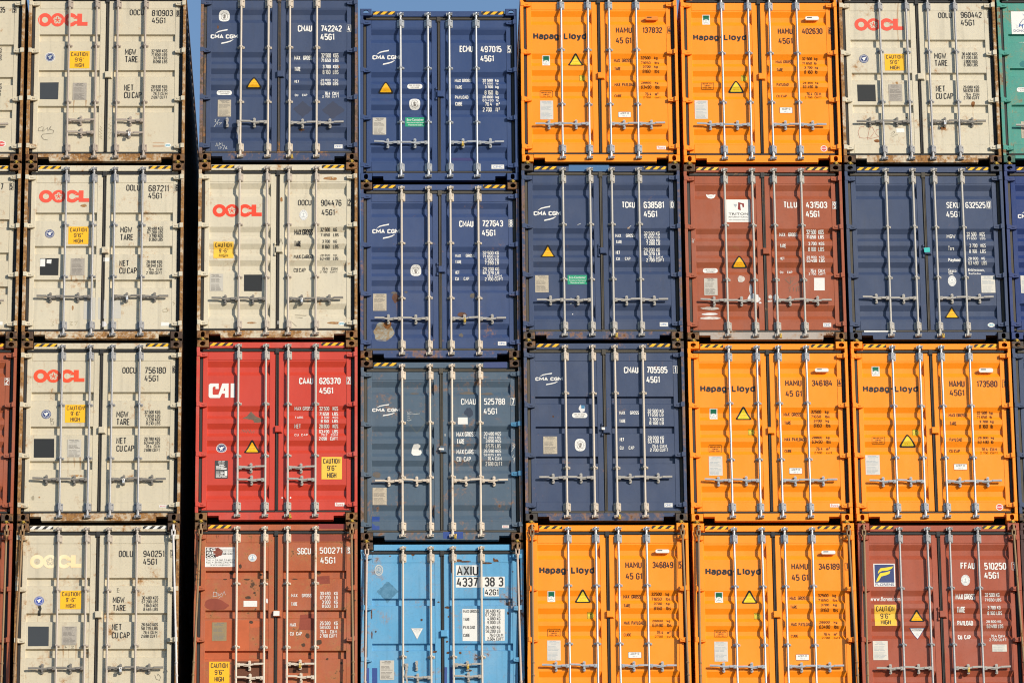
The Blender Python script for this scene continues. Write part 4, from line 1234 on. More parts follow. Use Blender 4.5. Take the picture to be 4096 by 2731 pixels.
CAST_T,CAST_B=m_casting(True),m_casting(False); POST={-1:m_post(-1),1:m_post(1)}; HEADER=m_header(); SILL=m_sill(); SEAL=m_seal()
BAR=m_bar(); BRB=m_bracket(True); BRS=m_bracket(False); HANDLE=m_handle(); CATCH=m_catch(); HINGE={-1:m_hinge(-1),1:m_hinge(1)}
LOCKBOX={0:m_lockbox(0),1:m_lockbox(1)}; SIDE={-1:m_side(-1),1:m_side(1)}; ROOF=m_roof(); FLOOR=m_floor(); ENDW=m_end()
def m_stripe(x0,x1,z0,z1,y,phase):
    m=MB(); m.face([(x0,y,z0),(x1,y,z0),(x1,y,z1),(x0,y,z1)],0)
    p=.118; sl=.055; w=.056; x=x0-.2+phase
    while x<x1:
        P=[(x,z0),(x+w,z0),(x+w+sl,z1),(x+sl,z1)]
        # clip to the strip in x
        def clip(P,f,c):
            o=[]
            for i in range(len(P)):
                a,b=P[i],P[(i+1)%len(P)]; ia,ib=(a[0]-c)*f>=0,(b[0]-c)*f>=0
                if ia:o.append(a)
                if ia!=ib:
                    t=(c-a[0])/(b[0]-a[0]); o.append((c,a[1]+t*(b[1]-a[1])))
            return o
        P=clip(P,1,x0); P=clip(P,-1,x1) if P else P
        if len(P)>2: m.face([(a,y-.0012,b) for a,b in P],1)
        x+=p
    return m.mesh('hazard_stripe',2)
STRIPE={s:m_stripe(*sorted((s*1.02,s*.672)),HT-.082,HT-.032,.0435,.02 if s<0 else .045) for s in (-1,1)}
# ------------------------------------------------------------------ lettering
c_,e_=.30,.15
def _O(x0=0,x1=1,z0=0,z1=1): 
    w=x1-x0
    return [(x0+c_*w,z0),(x1-c_*w,z0),(x1,z0+e_),(x1,z1-e_),(x1-c_*w,z1),(x0+c_*w,z1),(x0,z1-e_),(x0,z0+e_),'c']
SF={ # ch: (width, strokes)
'0':(.5,[_O()]),'O':(.52,[_O()]),'D':(.52,[[(0,0),(.65,0),(1,.15),(1,.85),(.65,1),(0,1),'c']]),
'1':(.2,[[(0,.82),(1,1),(1,0)]]),
'2':(.5,[[(0,.78),(0,.86),(.28,1),(.72,1),(1,.86),(1,.66),(0,.12),(0,0),(1,0)]]),
'3':(.5,[[(0,.82),(.28,1),(.72,1),(1,.86),(1,.64),(.72,.53),(.35,.53)],[(.72,.53),(1,.40),(1,.14),(.72,0),(.28,0),(0,.16)]]),
'4':(.52,[[(.45,1),(0,.28),(1,.28)],[(.75,.58),(.75,0)]]),
'5':(.5,[[(.95,1),(.05,1),(.05,.56),(.7,.60),(1,.46),(1,.14),(.72,0),(.28,0),(0,.14)]]),
'6':(.5,[[(.98,.84),(.72,1),(.28,1),(0,.86),(0,.14),(.28,0),(.72,0),(1,.14),(1,.42),(.72,.56),(.28,.56),(.05,.46)]]),
'7':(.5,[[(0,1),(1,1),(.35,0)]]),
'8':(.5,[[(.3,.53),(.02,.66),(.02,.86),(.3,1),(.7,1),(.98,.86),(.98,.66),(.7,.53),'c'],[(.28,.53),(0,.38),(0,.14),(.28,0),(.72,0),(1,.14),(1,.38),(.72,.53)]]),
'9':(.5,[[(.02,.16),(.28,0),(.72,0),(1,.14),(1,.86),(.72,1),(.28,1),(0,.86),(0,.58),(.28,.44),(.72,.44),(.95,.54)]]),
'A':(.55,[[(0,0),(.5,1),(1,0)],[(.2,.28),(.8,.28)]]),'B':(.5,[[(0,0),(.7,0),(1,.13),(1,.40),(.7,.53),(0,.53)],[(.65,.53),(.95,.66),(.95,.87),(.65,1),(0,1),(0,0)]]),
'C':(.5,[[(1,.8),(1,.86),(.72,1),(.28,1),(0,.86),(0,.14),(.28,0),(.72,0),(1,.14),(1,.2)]]),
'E':(.46,[[(1,1),(0,1),(0,0),(1,0)],[(0,.53),(.85,.53)]]),'F':(.46,[[(1,1),(0,1),(0,0)],[(0,.53),(.85,.53)]]),
'G':(.5,[[(1,.8),(1,.86),(.72,1),(.28,1),(0,.86),(0,.14),(.28,0),(.72,0),(1,.14),(1,.48),(.55,.48)]]),
'H':(.5,[[(0,0),(0,1)],[(1,0),(1,1)],[(0,.53),(1,.53)]]),'I':(.02,[[(.5,0),(.5,1)]]),'K':(.5,[[(0,0),(0,1)],[(1,1),(.05,.42)],[(.3,.55),(1,0)]]),'L':(.44,[[(0,1),(0,0),(1,0)]]),
'M':(.70,[[(0,0),(0,1),(.5,.34),(1,1),(1,0)]]),'N':(.52,[[(0,0),(0,1),(1,0),(1,1)]]),'P':(.5,[[(0,0),(0,1),(.7,1),(1,.86),(1,.62),(.7,.48),(0,.48)]]),
'R':(.5,[[(0,0),(0,1),(.7,1),(1,.86),(1,.64),(.7,.50),(0,.50)],[(.5,.50),(1,0)]]),'S':(.5,[[(1,.84),(.72,1),(.28,1),(0,.86),(0,.66),(1,.38),(1,.14),(.72,0),(.28,0),(0,.16)]]),
'T':(.5,[[(0,1),(1,1)],[(.5,1),(.5,0)]]),'U':(.5,[[(0,1),(0,.14),(.28,0),(.72,0),(1,.14),(1,1)]]),'W':(.86,[[(0,1),(.25,0),(.5,.72),(.75,0),(1,1)]]),'X':(.54,[[(0,0),(1,1)],[(0,1),(.45,.55)],[(.55,.45),(1,0)]]),'Y':(.5,[[(0,1),(.5,.5),(1,1)],[(.5,.5),(.5,0)]]),'V':(.52,[[(0,1),(.5,0),(1,1)]]),
'.':(.02,[[(.5,.0),(.5,.02)]]),',':(.06,[[(.8,.03),(.2,-.12)]]),"'":(.02,[[(.5,1),(.5,.82)]]),'"':(.2,[[(0,1),(0,.82)],[(1,1),(1,.82)]]),'-':(.34,[[(0,.5),(1,.5)]]),' ':(.16,[]),
'a':(.42,[[(.02,.58),(.25,.70),(.75,.70),(1,.58),(1,0)],[(1,.42),(.25,.40),(0,.30),(0,.12),(.25,0),(.7,0),(1,.16)]]),'o':(.46,[_O(0,1,0,.70)]),'d':(.44,[[(1,1),(1,0)],_O(0,1,0,.70)]),'p':(.44,[[(0,.70),(0,-.28)],_O(0,1,0,.70)]),'y':(.44,[[(0,.70),(.5,.02)],[(1,.70),(.45,-.18),(.25,-.27),(0,-.27)]]),
'k':(.4,[[(0,0),(0,1)],[(1,.68),(.06,.32)],[(.35,.42),(1,0)]]),'g':(.42,[[(1,.68),(.25,.68),(0,.55),(0,.12),(.25,0),(1,0)],[(1,.72),(1,-.14),(.75,-.24),(.05,-.24)]]),'l':(.02,[[(.5,0),(.5,1)]]),'b':(.42,[[(0,1),(0,0),(.75,0),(1,.12),(1,.56),(.75,.68),(.08,.68)]]),
's':(.38,[[(1,.62),(.8,.68),(.2,.68),(0,.58),(0,.46),(1,.24),(1,.10),(.8,0),(.2,0),(0,.08)]]),'m':(.62,[[(0,0),(0,.7)],[(.05,.68),(.45,.68),(.5,.55),(.5,0)],[(.55,.66),(.9,.68),(1,.55),(1,0)]]),'t':(.26,[[(.3,1),(.3,.12),(.55,0),(1,0)],[(0,.68),(1,.68)]]),'f':(.28,[[(1,1),(.6,1),(.35,.88),(.35,0)],[(0,.68),(.9,.68)]]),
'c':(.38,[[(1,.56),(.75,.68),(.25,.68),(0,.55),(0,.12),(.25,0),(.75,0),(1,.12)]]),'u':(.4,[[(0,.68),(0,.12),(.25,0),(.75,0),(1,.12)],[(1,.68),(1,0)]]),
'³':(.24,[[(0,1.02),(1,1.02),(.5,.84),(1,.74),(1,.62),(.6,.54),(0,.56)]]),
}
BREAKS=[]
def ribbon(m,pts,t,y,mi):
    closed=pts[-1]=='c'; P=[Vector(p) for p in pts if p!='c']; n=len(P); A=[];B=[]
    for i in range(n):
        dp=(P[i]-P[i-1]).normalized() if (i>0 or closed) else None
        dn=(P[(i+1)%n]-P[i]).normalized() if (i<n-1 or closed) else None
        if dp is None: d,k=dn,1
        elif dn is None: d,k=dp,1
        else:
            d=dp+dn
            if d.length<1e-4: d,k=dn,1
            else: d=d.normalized(); k=min(1/max(.3,d.dot(dn)),1.9)
        nrm=Vector((-d.y,d.x))*(t/2*k); A.append(P[i]-nrm); B.append(P[i]+nrm)
    if not closed:
        for Q,a,b in ((0,0,1),(n-1,n-1,n-2)):
            d=(P[a]-P[b]).normalized()*t*.5; A[Q]=A[Q]+d*.0; B[Q]=B[Q]+d*.0
    m.quadstrip([(a.x,y,a.y) for a in A],[(b.x,y,b.y) for b in B],mi,closed)
def text(m,s,bb,mi,weight,y=0.,gap=.29):
    x0,z0,x1,z1=bb; h=z1-z0; t=weight*h
    asc=1.; desc=-.28 if any(c in 'gpy' for c in s) else 0.
    ws=[SF[c][0] for c in s]; tot=sum(ws)+gap*(len(s)-1)
    H=(h-t)/(asc-desc); sx=(x1-x0-t)/tot; cx=x0+t/2; zb=z0+t/2-desc*H
    k=0; BREAKS.clear(); prev=''
    for c,w in zip(s,ws):
        if c!=' ' and prev.endswith('  '): BREAKS.append((len(m.f),len(m.v)))
        prev+=c
        for st in SF[c][1]:
            ribbon(m,[('c' if q=='c' else (cx+q[0]*w*sx,zb+q[1]*H)) for q in st],t,y-.00015*k,mi); k=(k+1)%6
        cx+=(w+gap)*sx
_gl={}
def glyph(ch,bold):
    if (ch,bold) not in _gl:
        cu=bpy.data.curves.new('letter_form','FONT'); cu.body=ch; cu.size=1; cu.resolution_u=3; cu.offset=bold
        o=bpy.data.objects.new('letter_form',cu); me=o.to_mesh()
        V=[(v.co.x,v.co.y) for v in me.vertices]; F=[tuple(p.vertices) for p in me.polygons]
        o.to_mesh_clear(); bpy.data.objects.remove(o); bpy.data.curves.remove(cu); _gl[ch,bold]=(V,F)
    return _gl[ch,bold]
def fonttext(m,s,bb,mi,bold=.0,y=0.,space=.09,serif=False):
    x=0;out=[]
    for c in s:
        if c==' ': x+=.28; continue
        V,F=glyph(c,bold); a=min(v[0] for v in V); b=max(v[0] for v in V)
        out.append((V,F,x-a)); x+=b-a+space
    X=[v[0]+d for V,F,d in out for v in V]; Z=[v[1] for V,F,d in out for v in V]
    ax,bx,az,bz=min(X),max(X),min(Z),max(Z); x0,z0,x1,z1=bb
    for V,F,d in out:
        n=len(m.v)
        m.v+=[(x0+(v[0]+d-ax)/(bx-ax)*(x1-x0),y,z0+(v[1]-az)/(bz-az)*(z1-z0)) for v in V]
        for f in F: m.f.append(tuple(n+i for i in f)); m.m.append(mi); m.sm.append(False)
def poly(m,pts,mi,y=0.): m.face([(x,y,z) for x,z in pts],mi)
def rect(m,bb,mi,y=0.): x0,z0,x1,z1=bb; poly(m,[(x0,z0),(x1,z0),(x1,z1),(x0,z1)],mi,y)
def ring(m,o,i,mi,y=0.): m.quadstrip([(x,y,z) for x,z in o],[(x,y,z) for x,z in i],mi,True)
def sub(bb,a,b,c,d): x0,z0,x1,z1=bb; return (x0+a*(x1-x0),z0+b*(z1-z0),x0+c*(x1-x0),z0+d*(z1-z0))
def at(bb,pts): x0,z0,x1,z1=bb; return [(x0+a*(x1-x0),z0+b*(z1-z0)) for a,b in pts]
def finish(m,name,mats,door,prof,lift=.002,label=None):
    """lay the flat marks on the corrugated door skin: cut them at every fold and push them onto it"""
    if not m.f: return None
    bm=bmesh.new(); vs=[bm.verts.new(v) for v in m.v]
    for f,mi in zip(m.f,m.m):
        try: fc=bm.faces.new([vs[i] for i in f]); fc.material_index=mi
        except ValueError: pass
    yb=YD
    if prof=='h' or prof=='s':
        for v in bm.verts: v.co.y+= .045-lift
    else:
        zs=[v.co.z for v in bm.verts]; lo,hi=min(zs),max(zs)
        for z,_ in prof:
            if lo<z<hi: bmesh.ops.bisect_plane(bm,geom=bm.verts[:]+bm.edges[:]+bm.faces[:],plane_co=(0,0,z),plane_no=(0,0,1),dist=1e-5)
        xs=[v.co.x for v in bm.verts]; lx,hx=min(xs),max(xs)
        for xx in (-XPO,-XPI,XPI,XPO):
            if lx<xx<hx: bmesh.ops.bisect_plane(bm,geom=bm.verts[:]+bm.edges[:]+bm.faces[:],plane_co=(xx,0,0),plane_no=(1,0,0),dist=1e-5)
        def py(x,z):
            if not XPI<=abs(x)<=XPO or z<=.326 or z>=2.592: return 0
            for (a,ya),(b,yb_) in zip(prof,prof[1:]):
                if a<=z<=b: return .004+(ya+(yb_-ya)*(z-a)/(b-a) if b>a else ya)
            return 0
        for v in bm.verts: v.co.y+= YD-lift+py(v.co.x,v.co.z)
    for fc in bm.faces:
        if fc.normal.length and False: pass
    bm.normal_update()
    fl=[f for f in bm.faces if f.normal.y>0]
    if fl: bmesh.ops.reverse_faces(bm,faces=fl)
    me=bpy.data.meshes.new(name); bm.to_mesh(me); bm.free()
    for mt in mats: me.materials.append(mt)
    o=bpy.data.objects.new(name,me); COL.objects.link(o); o.parent=door
    if label: o['label']=label
    return o
FILM={}
def decals(key,DL,doors,header,sill,prof):
    rng=random.Random(key)
    letter={-1:{}, 1:{}}; stains={}
    def side(bb): return -1 if (bb[0]+bb[2])/2<0 else 1
    def F(m,name,mats,bb,label=None,lift=.0025,pr=None):
        return finish(m,name,[cm(k) if isinstance(k,str) else k for k in mats],doors[side(bb)],pr or prof,lift,label)
    def stain(bb,k): return stains.setdefault((side(bb),k,len(stains)),MB())
    for it in DL:
        ty=it[0]
        if ty in ('t','ts','box'):
            s,bb,c=it[1],it[2],it[3]; b=it[4] if len(it)>4 else 0
            m=MB(); letter[side(bb)].setdefault((c,len(letter[side(bb)])),m)
            wt=(.148 if c=='BR' else .125)+.04*b if bb[3]-bb[1]>.06 else .125+.03*b
            if ty=='box':
                x0,z0,x1,z1=bb; e=.005
                ring(m,[(x0,z0),(x1,z0),(x1,z1),(x0,z1)],[(x0+e,z0+e),(x1-e,z0+e),(x1-e,z1-e),(x0+e,z1-e)],0)
                text(m,s,(x0+.013,z0+.011,x1-.013,z1-.011) if s!='1' else (x0+.02,z0+.012,x1-.02,z1-.012),0,.15,-.0003)
            elif all(ch in SF for ch in s):
                text(m,s,bb,0,wt)
                if BREAKS:                                     # words standing far apart are marks of their own
                    cuts=[(0,0)]+BREAKS+[(len(m.f),len(m.v))]; L_=letter[side(bb)]
                    for (f0,v0),(f1,v1) in zip(cuts[1:],cuts[2:]):
                        q=MB(); q.v=m.v[v0:v1]; q.f=[tuple(i-v0 for i in f) for f in m.f[f0:f1]]; q.m=m.m[f0:f1]; L_[(c,len(L_))]=q
                    m.f=m.f[:cuts[1][0]]; m.m=m.m[:len(m.f)]; m.v=m.v[:cuts[1][1]]
            else: fonttext(m,s,bb,0,.02 if b else 0.)
            continue
        bb=it[1]
        if ty=='blob':
            k=it[2]; m=stain(bb,k); cx,cz=(bb[0]+bb[2])/2,(bb[1]+bb[3])/2; rx,rz=(bb[2]-bb[0])/2,(bb[3]-bb[1])/2
            n=26; rr=random.Random(it[3]*7+1); R=[rr.uniform(.72,1.2) for _ in range(n)]
            R=[(R[i-1]+2*R[i]+R[(i+1)%n])/4 for i in range(n)]
            poly(m,[(cx+rx*R[i]*math.cos(2*math.pi*i/n),cz+rz*R[i]*math.sin(2*math.pi*i/n)) for i in range(n)],0,-.00022*(len(m.f)%7))
        elif ty=='streak':
            k=it[2] if len(it)>2 else 'STR'; m=stain(bb,k); x0,z0,x1,z1=bb; w=x1-x0
            poly(m,[(x0+w*.42,z0),(x0+w*.62,z0),(x0+w*.8,z0+(z1-z0)*.5),(x1+w*.3,z1),(x0-w*.3,z1),(x0+w*.15,z0+(z1-z0)*.45)],0,-.00022*(len(m.f)%7))
        elif ty=='poly':
            pts=it[1]; k=it[2]; q=(min(p[0] for p in pts),0,max(p[0] for p in pts),0); m=MB(); poly(m,pts[::-1],0)
            if len(it)>3: finish(m,'repaint_patch',[cm(k)],header if it[3]=='h' else sill,it[3],.002)
            else: F(m,'torn_sticker' if k in('W2',) else 'repaint_patch',[k],q,None,.0009)
        elif ty=='scr':
            ls,k,w=it[1],it[2],it[3]; q=(ls[0][0][0],0,ls[0][0][0],0); m=MB()
            for i,l in enumerate(ls): ribbon(m,l,max(w*.8,.006),-.0002*i,0)
            F(m,'chalk_scribble',[k],q,None,.0022)
        elif ty in ('sq','sq2','sqw'):
            k=it[2] if len(it)>2 else 'W2'; m=MB(); x0,z0,x1,z1=bb; j=lambda:rng.uniform(-.003,.003)
            poly(m,[(x0+j(),z0+j()),(x1+j(),z0+j()),(x1+j(),z1+j()),(x0+j(),z1+j())],0)
            fl=it[3] if len(it)>3 else None
            nm='repaint_patch' if k in('LB','BB','BB2','BG2','DB2') else ('dark_panel' if k in('G1','G2') else 'sticker')
            if fl: finish(m,nm,[cm(k)],header if fl=='h' else sill,fl,.002)
            else: F(m,nm,[k],bb,None,.0018 if ty!='sq2' else (.0035 if (bb[0]+bb[2])/2<-.06 or bb[2]>.15 else .049))
        elif ty=='oocl':
            k=it[2]; m=MB(); x0,z0,x1,z1=bb; w=x1-x0; h=z1-z0; cz=(z0+z1)/2
            r=h*.5; cxs=[x0+w*.128,x0+w*.385,x0+w*.655]; rx=w*.140
            ring(m,ell(cxs[0],cz,rx,r,36),ell(cxs[0],cz,rx*.45,r*.45,36),0)
            fl=[]                                              # five-petalled flower cut into the second ring
            for i in range(40):
                a=2*math.pi*i/40; rr=.62*(.72+.28*abs(math.cos(2.5*(a-math.pi/2)))**.7); fl.append((cxs[1]+rx*rr*math.cos(a),cz+r*rr*math.sin(a)))
            ring(m,ell(cxs[1],cz,rx,r,40),fl,0,-.0003)
            for i in range(5):
                a=math.pi/2+2*math.pi*i/5; ribbon(m,[(cxs[1],cz),(cxs[1]+rx*.34*math.cos(a),cz+r*.34*math.sin(a))],h*.05,-.0006-.0001*i,0)
                poly(m,ell(cxs[1]+rx*.38*math.cos(a),cz+r*.38*math.sin(a),h*.035,h*.035,8),0,-.0013)
            poly(m,ell(cxs[1],cz,rx*.13,r*.13,10),0,-.0016)
            A0,A1=math.radians(38),math.radians(322); n=30
            o=[(cxs[2]+rx*math.cos(A0+(A1-A0)*i/n),cz+r*math.sin(A0+(A1-A0)*i/n)) for i in range(n+1)]
            i_=[(cxs[2]+rx*.45*math.cos(A0+(A1-A0)*i/n),cz+r*.45*math.sin(A0+(A1-A0)*i/n)) for i in range(n+1)]
            m.quadstrip([(a,-.0002,b) for a,b in o],[(a,-.0002,b) for a,b in i_],0)
            xl=x0+w*.79
            poly(m,[(cxs[2]+rx*.72,cz+r*.60),(xl,cz+r*.60),(xl,cz+r*.16),(cxs[2]+rx*.4,cz+r*.16)],0,-.0005)
            poly(m,[(cxs[2]+rx*.42,cz-r*.20),(xl,cz-r*.20),(xl,cz-r*.60),(cxs[2]+rx*.74,cz-r*.60)],0,-.0005)
            poly(m,[(xl,z0+h*.06),(x1,z0+h*.06),(x1,z0+h*.34),(x0+w*.885,z0+h*.34),(x0+w*.885,z1-h*.04),(xl,z1-h*.04)],0,-.0008)
            F(m,'logo',[k],bb,'faded yellow logo lettering' if k=='RF' else None)
        elif ty in ('cma','cma2'):
            m=MB(); text(m,'CMA CGM',sub(bb,0,.36,1,.64),0,.25 if ty=='cma' else .27,0,.26)
            th=.13 if ty=='cma' else .09
            a=[(.17,.72),(.27,.86),(.42,.93),(.62,1.0)] ; b=[(.17,.70),(.30,.80),(.44,.86),(.60,.90)]
            m.quadstrip([(x,0,z) for x,z in at(bb,a)],[(x,0,z) for x,z in at(bb,b)])
            a=[(.83,.30),(.73,.16),(.58,.07),(.38,.0)]; b=[(.83,.32),(.70,.22),(.56,.15),(.40,.10)]
            m.quadstrip([(x,0,z) for x,z in at(bb,a)],[(x,0,z) for x,z in at(bb,b)])
            F(m,'logo',['W'],bb)
        elif ty=='hap': m=MB(); text(m,'Hapag-Lloyd',bb,0,.185,0,.30); F(m,'logo',['K'],bb)
        elif ty=='cai':
            m=MB()
            C=[(.0,.12),(.04,.0),(.34,.0),(.50,.30),(.42,.30),(.22,.30),(.165,.34),(.165,.70),(.20,.74),(.26,.74),(.26,.62),(.36,.62),(.37,1.),(.04,1.),(.0,.90)]
            P=at(bb,[(.0,.1),(.05,0),(.36,0),(.36,.22),(.18,.22),(.15,.28),(.15,.72),(.19,.78),(.26,.78),(.26,.62),(.38,.62),(.38,1),(.06,1),(0,.9)])
            poly(m,P,0)
            poly(m,at(bb,[(.33,0),(.43,0),(.62,.72),(.62,.02),(.76,.02),(.76,1),(.52,1)]),0,-.0003)
            poly(m,at(bb,[(.5,.30),(.63,.30),(.63,.50),(.55,.50)]),0,-.0006)
            rect(m,sub(bb,.84,.02,1,1),0,-.0003); F(m,'logo',['W'],bb)
        elif ty=='cau':
            m=MB(); rect(m,bb,0); s=it[2]
            text(m,'CAUTION',sub(bb,.08,.70,.92,.93),1,.14,-.0012); text(m,s,sub(bb,.27,.38,.73,.62),1,.14,-.0012); text(m,'HIGH',sub(bb,.27,.06,.73,.30),1,.14,-.0012)
            F(m,'caution_sign',['Y2' if key in('22','23','64') else 'Y','K'],bb)
        elif ty=='tri':
            m=MB(); x0,z0,x1,z1=bb
            def T(k):
                cx=(x0+x1)/2; P=[]
                for (px,pz,a) in ((x0+.10*(x1-x0),z0+.10*(z1-z0),210),(x1-.10*(x1-x0),z0+.10*(z1-z0),330),(cx,z1-.12*(z1-z0),90)):
                    r=.055*(x1-x0)*k; P+=[(px+r*1.6*math.cos(math.radians(a+d)),pz+r*1.6*math.sin(math.radians(a+d))) for d in (-55,-25,0,25,55)]
                return P
            poly(m,T(1),1); c=((x0+x1)/2,z0+.40*(z1-z0)); k=.80
            poly(m,[(c[0]+(x-c[0])*k,c[1]+(z-c[1])*k-.01*(z1-z0)) for x,z in T(.55)],0,-.0008)
            text(m,'SUPER',sub(bb,.31,.36,.69,.45),2,.12,-.0014); text(m,'HEAVY',sub(bb,.31,.20,.69,.29),2,.12,-.0014)
            F(m,'warning_sign',['YT' if key in('41','51','53','63','44','54') else 'Y','K','BR' if False else 'O'],bb)
        elif ty=='pill':
            m=MB(); x0,z0,x1,z1=bb; poly(m,rrect(x0,z0,x1,z1,(z1-z0)*.48,6),0); text(m,it[2],sub(bb,.12,.56,.88,.84),1,.15,-.001); text(m,it[3],sub(bb,.22,.16,.78,.44),1,.15,-.001)
            F(m,'sticker',['W','PL'],bb)
        elif ty=='bv':
            m=MB(); x0,z0,x1,z1=bb; cx,cz,rx,rz=(x0+x1)/2,(z0+z1)/2,(x1-x0)/2,(z1-z0)/2
            se=lambda k:[(cx+rx*k*math.copysign(abs(math.cos(t))**.75,math.cos(t)),cz+rz*k*math.copysign(abs(math.sin(t))**.75,math.sin(t))) for t in (2*math.pi*i/28 for i in range(28))]
            poly(m,se(1),0); poly(m,se(.62),1,-.0006); poly(m,se(.54),0,-.0009)
            for px,pz,a,b in ((0,.18,.14,.2),(0,-.12,.12,.22),(-.25,.1,.07,.25),(.25,.1,.07,.25),(0,-.34,.25,.06),(-.16,-.2,.06,.12),(.17,-.22,.06,.12)):
                poly(m,ell(cx+px*rx,cz+pz*rz,a*rx,b*rz,10),1,-.0012-.0001*int(px*10+3))
            for i in range(18):
                t=2*math.pi*i/18; poly(m,ell(cx+rx*.82*math.cos(t),cz+rz*.82*math.sin(t),rx*.045,rz*.05,6),1,-.0008)
            F(m,'seal_emblem',['W','PL'],bb)
        elif ty=='abs':
            v=it[2]; m=MB(); x0,z0,x1,z1=bb; cx,cz,rx,rz=(x0+x1)/2,(z0+z1)/2,(x1-x0)/2,(z1-z0)/2
            c={'w':('W','NV','GR'),'w2':('W','NV','W'),'b':('NV','W','NV'),'b2':('NVB','W','NVB'),'g':('W','NV','GR'),'t':('W','BLS','BLS'),'f':('GR','W','BLS')}[v]
            poly(m,ell(cx,cz,rx,rz,30),0)
            if v in ('w','w2'): ring(m,ell(cx,cz,rx*.88,rz*.88,30),ell(cx,cz,rx*.76,rz*.76,30),1,-.0006); poly(m,ell(cx,cz,rx*.70,rz*.70,26),1,-.0006)
            elif v in('b','b2'): ring(m,ell(cx,cz,rx*.75,rz*.75,30),ell(cx,cz,rx*.69,rz*.69,30),1,-.0006)
            else: ring(m,ell(cx,cz,rx*.70,rz*.70,30),ell(cx,cz,rx*.63,rz*.63,30),2,-.0006)
            for i in range(20):
                t=2*math.pi*i/20; q=.87
                if v in('w','w2'): continue
                poly(m,ell(cx+rx*q*math.cos(t),cz+rz*q*math.sin(t),rx*.06,rz*.06,6),1,-.0009)
            if v in ('w','w2','b','b2'):                        # eagle
                e=[(-.5,.35),(-.2,.15),(-.05,.38),(.1,.42),(.2,.3),(.55,.5),(.35,.1),(.15,-.1),(.3,-.4),(.05,-.3),(-.25,-.5),(-.15,-.15),(-.45,.05)]
                poly(m,[(cx+rx*a,cz+rz*b) for a,b in e][::-1],2 if v in('w','w2') else 1,-.0013)
            else:                                               # anchor
                ribbon(m,[(cx,cz-rz*.42),(cx,cz+rz*.4)],rx*.1,-.0009,2); ribbon(m,[(cx-rx*.36,cz-rz*.16),(cx-rx*.2,cz-rz*.4),(cx+rx*.2,cz-rz*.4),(cx+rx*.36,cz-rz*.16)],rx*.1,-.0011,2); ribbon(m,[(cx-rx*.24,cz+rz*.22),(cx+rx*.24,cz+rz*.22)],rx*.08,-.0013,2)
            F(m,'seal_emblem',c,bb)
        elif ty=='plate':
            k=it[2]; m=MB(); rect(m,bb,0); x0,z0,x1,z1=bb
            dark=k=='PB'; n=15
            e=.007
            for i in range(n):
                zz=z1-(i+.8)*(z1-z0)/(n+.8); 
                if i in (3,8): continue
                xa=x0+(x1-x0)*(.08+.25*(i<3)*rng.random()); xb=x1-(x1-x0)*(.08+.3*rng.random()); hh=(z1-z0)*.013*(1.3 if i==0 else 1)
                xm=xa+(xb-xa)*rng.uniform(.35,.6)
                rect(m,(xa,zz-hh,xm-.004,zz+hh),1,-.0008); rect(m,(xm+.004,zz-hh,xb,zz+hh),1,-.0008)
            if dark:
                for a in ((.30,.60,.62,.64),(.32,.72,.68,.76),(.45,.50,.9,.55),(.1,.62,.25,.66),(.45,.28,.7,.34),(.75,.13,.95,.42)): rect(m,sub(bb,*a),1,-.001)
            mats=[k,'W2' if dark else ('P2' if False else 'PL')]
            if k in ('P4','P5'): mats[1]='GR'
            F(m,'data_plate',mats,bb,None,.004)
        elif ty=='eco':
            m=MB(); rect(m,bb,0); fonttext(m,'Eco-Container',sub(bb,.08,.62,.92,.88),1,.01,-.001); fonttext(m,'Waterborne Paint System',sub(bb,.06,.33,.95,.50),1,.01,-.001); fonttext(m,'Waterborne Sealant',sub(bb,.14,.10,.86,.27),1,.01,-.001); F(m,'sticker',['GN','W'],bb)
        elif ty=='sti':
            m=MB(); rect(m,bb,0); s=it[2]; c=it[3]
            if s=='Fuwa': fonttext(m,s,sub(bb,.12,.14,.88,.86),1,0,-.001)
            else: fonttext(m,s,sub(bb,.12,.24,.88,.76),1,.0,-.001)
            F(m,'maker_sticker',['W2',c],bb)
        elif ty=='oval':
            m=MB(); x0,z0,x1,z1=bb; poly(m,ell((x0+x1)/2,(z0+z1)/2,(x1-x0)/2,(z1-z0)/2,24),0); rect(m,sub(bb,.12,.30,.88,.70),1,-.0006); text(m,it[3],sub(bb,.18,.34,.82,.66),2,.16,-.0012); F(m,'maker_sticker',['W','CY','BL'],bb)
        elif ty=='dhc':
            m=MB(); x0,z0,x1,z1=bb; cx,cz,r,rz=(x0+x1)/2,(z0+z1)/2,(x1-x0)/2,(z1-z0)/2
            poly(m,ell(cx,cz,r,rz,26),0); poly(m,ell(cx,cz,r*.8,rz*.8,24),1,-.0006); rect(m,(cx-r*.72,cz-rz*.2,cx+r*.72,cz+rz*.2),0,-.001); fonttext(m,'chc',(cx-r*.6,cz-rz*.18,cx+r*.6,cz+rz*.18),1,0,-.0018); F(m,'maker_sticker',['W','RD'],bb)
        elif ty=='dek':
            m=MB(); rect(m,bb,0); rect(m,sub(bb,.12,.52,.88,.94),1,-.0007)
            x0,z0,x1,z1=bb; cx,cz=(x0+x1)/2,z0+.33*(z1-z0); r=(x1-x0)*.42
            poly(m,ell(cx,cz,r,r*.92,24),2,-.001); poly(m,ell(cx,cz,r*.86,r*.78,24),0,-.0014); ribbon(m,[(cx-r*.2,cz+r*.55),(cx+r*.25,cz+r*.35),(cx-r*.2,cz+r*.15)],r*.09,-.0018,1); fonttext(m,'DEKRA',(cx-r*.6,cz-r*.35,cx+r*.6,cz-r*.02),1,0,-.0018); F(m,'sticker',['W','GND','GR'],bb)
        elif ty=='tir':
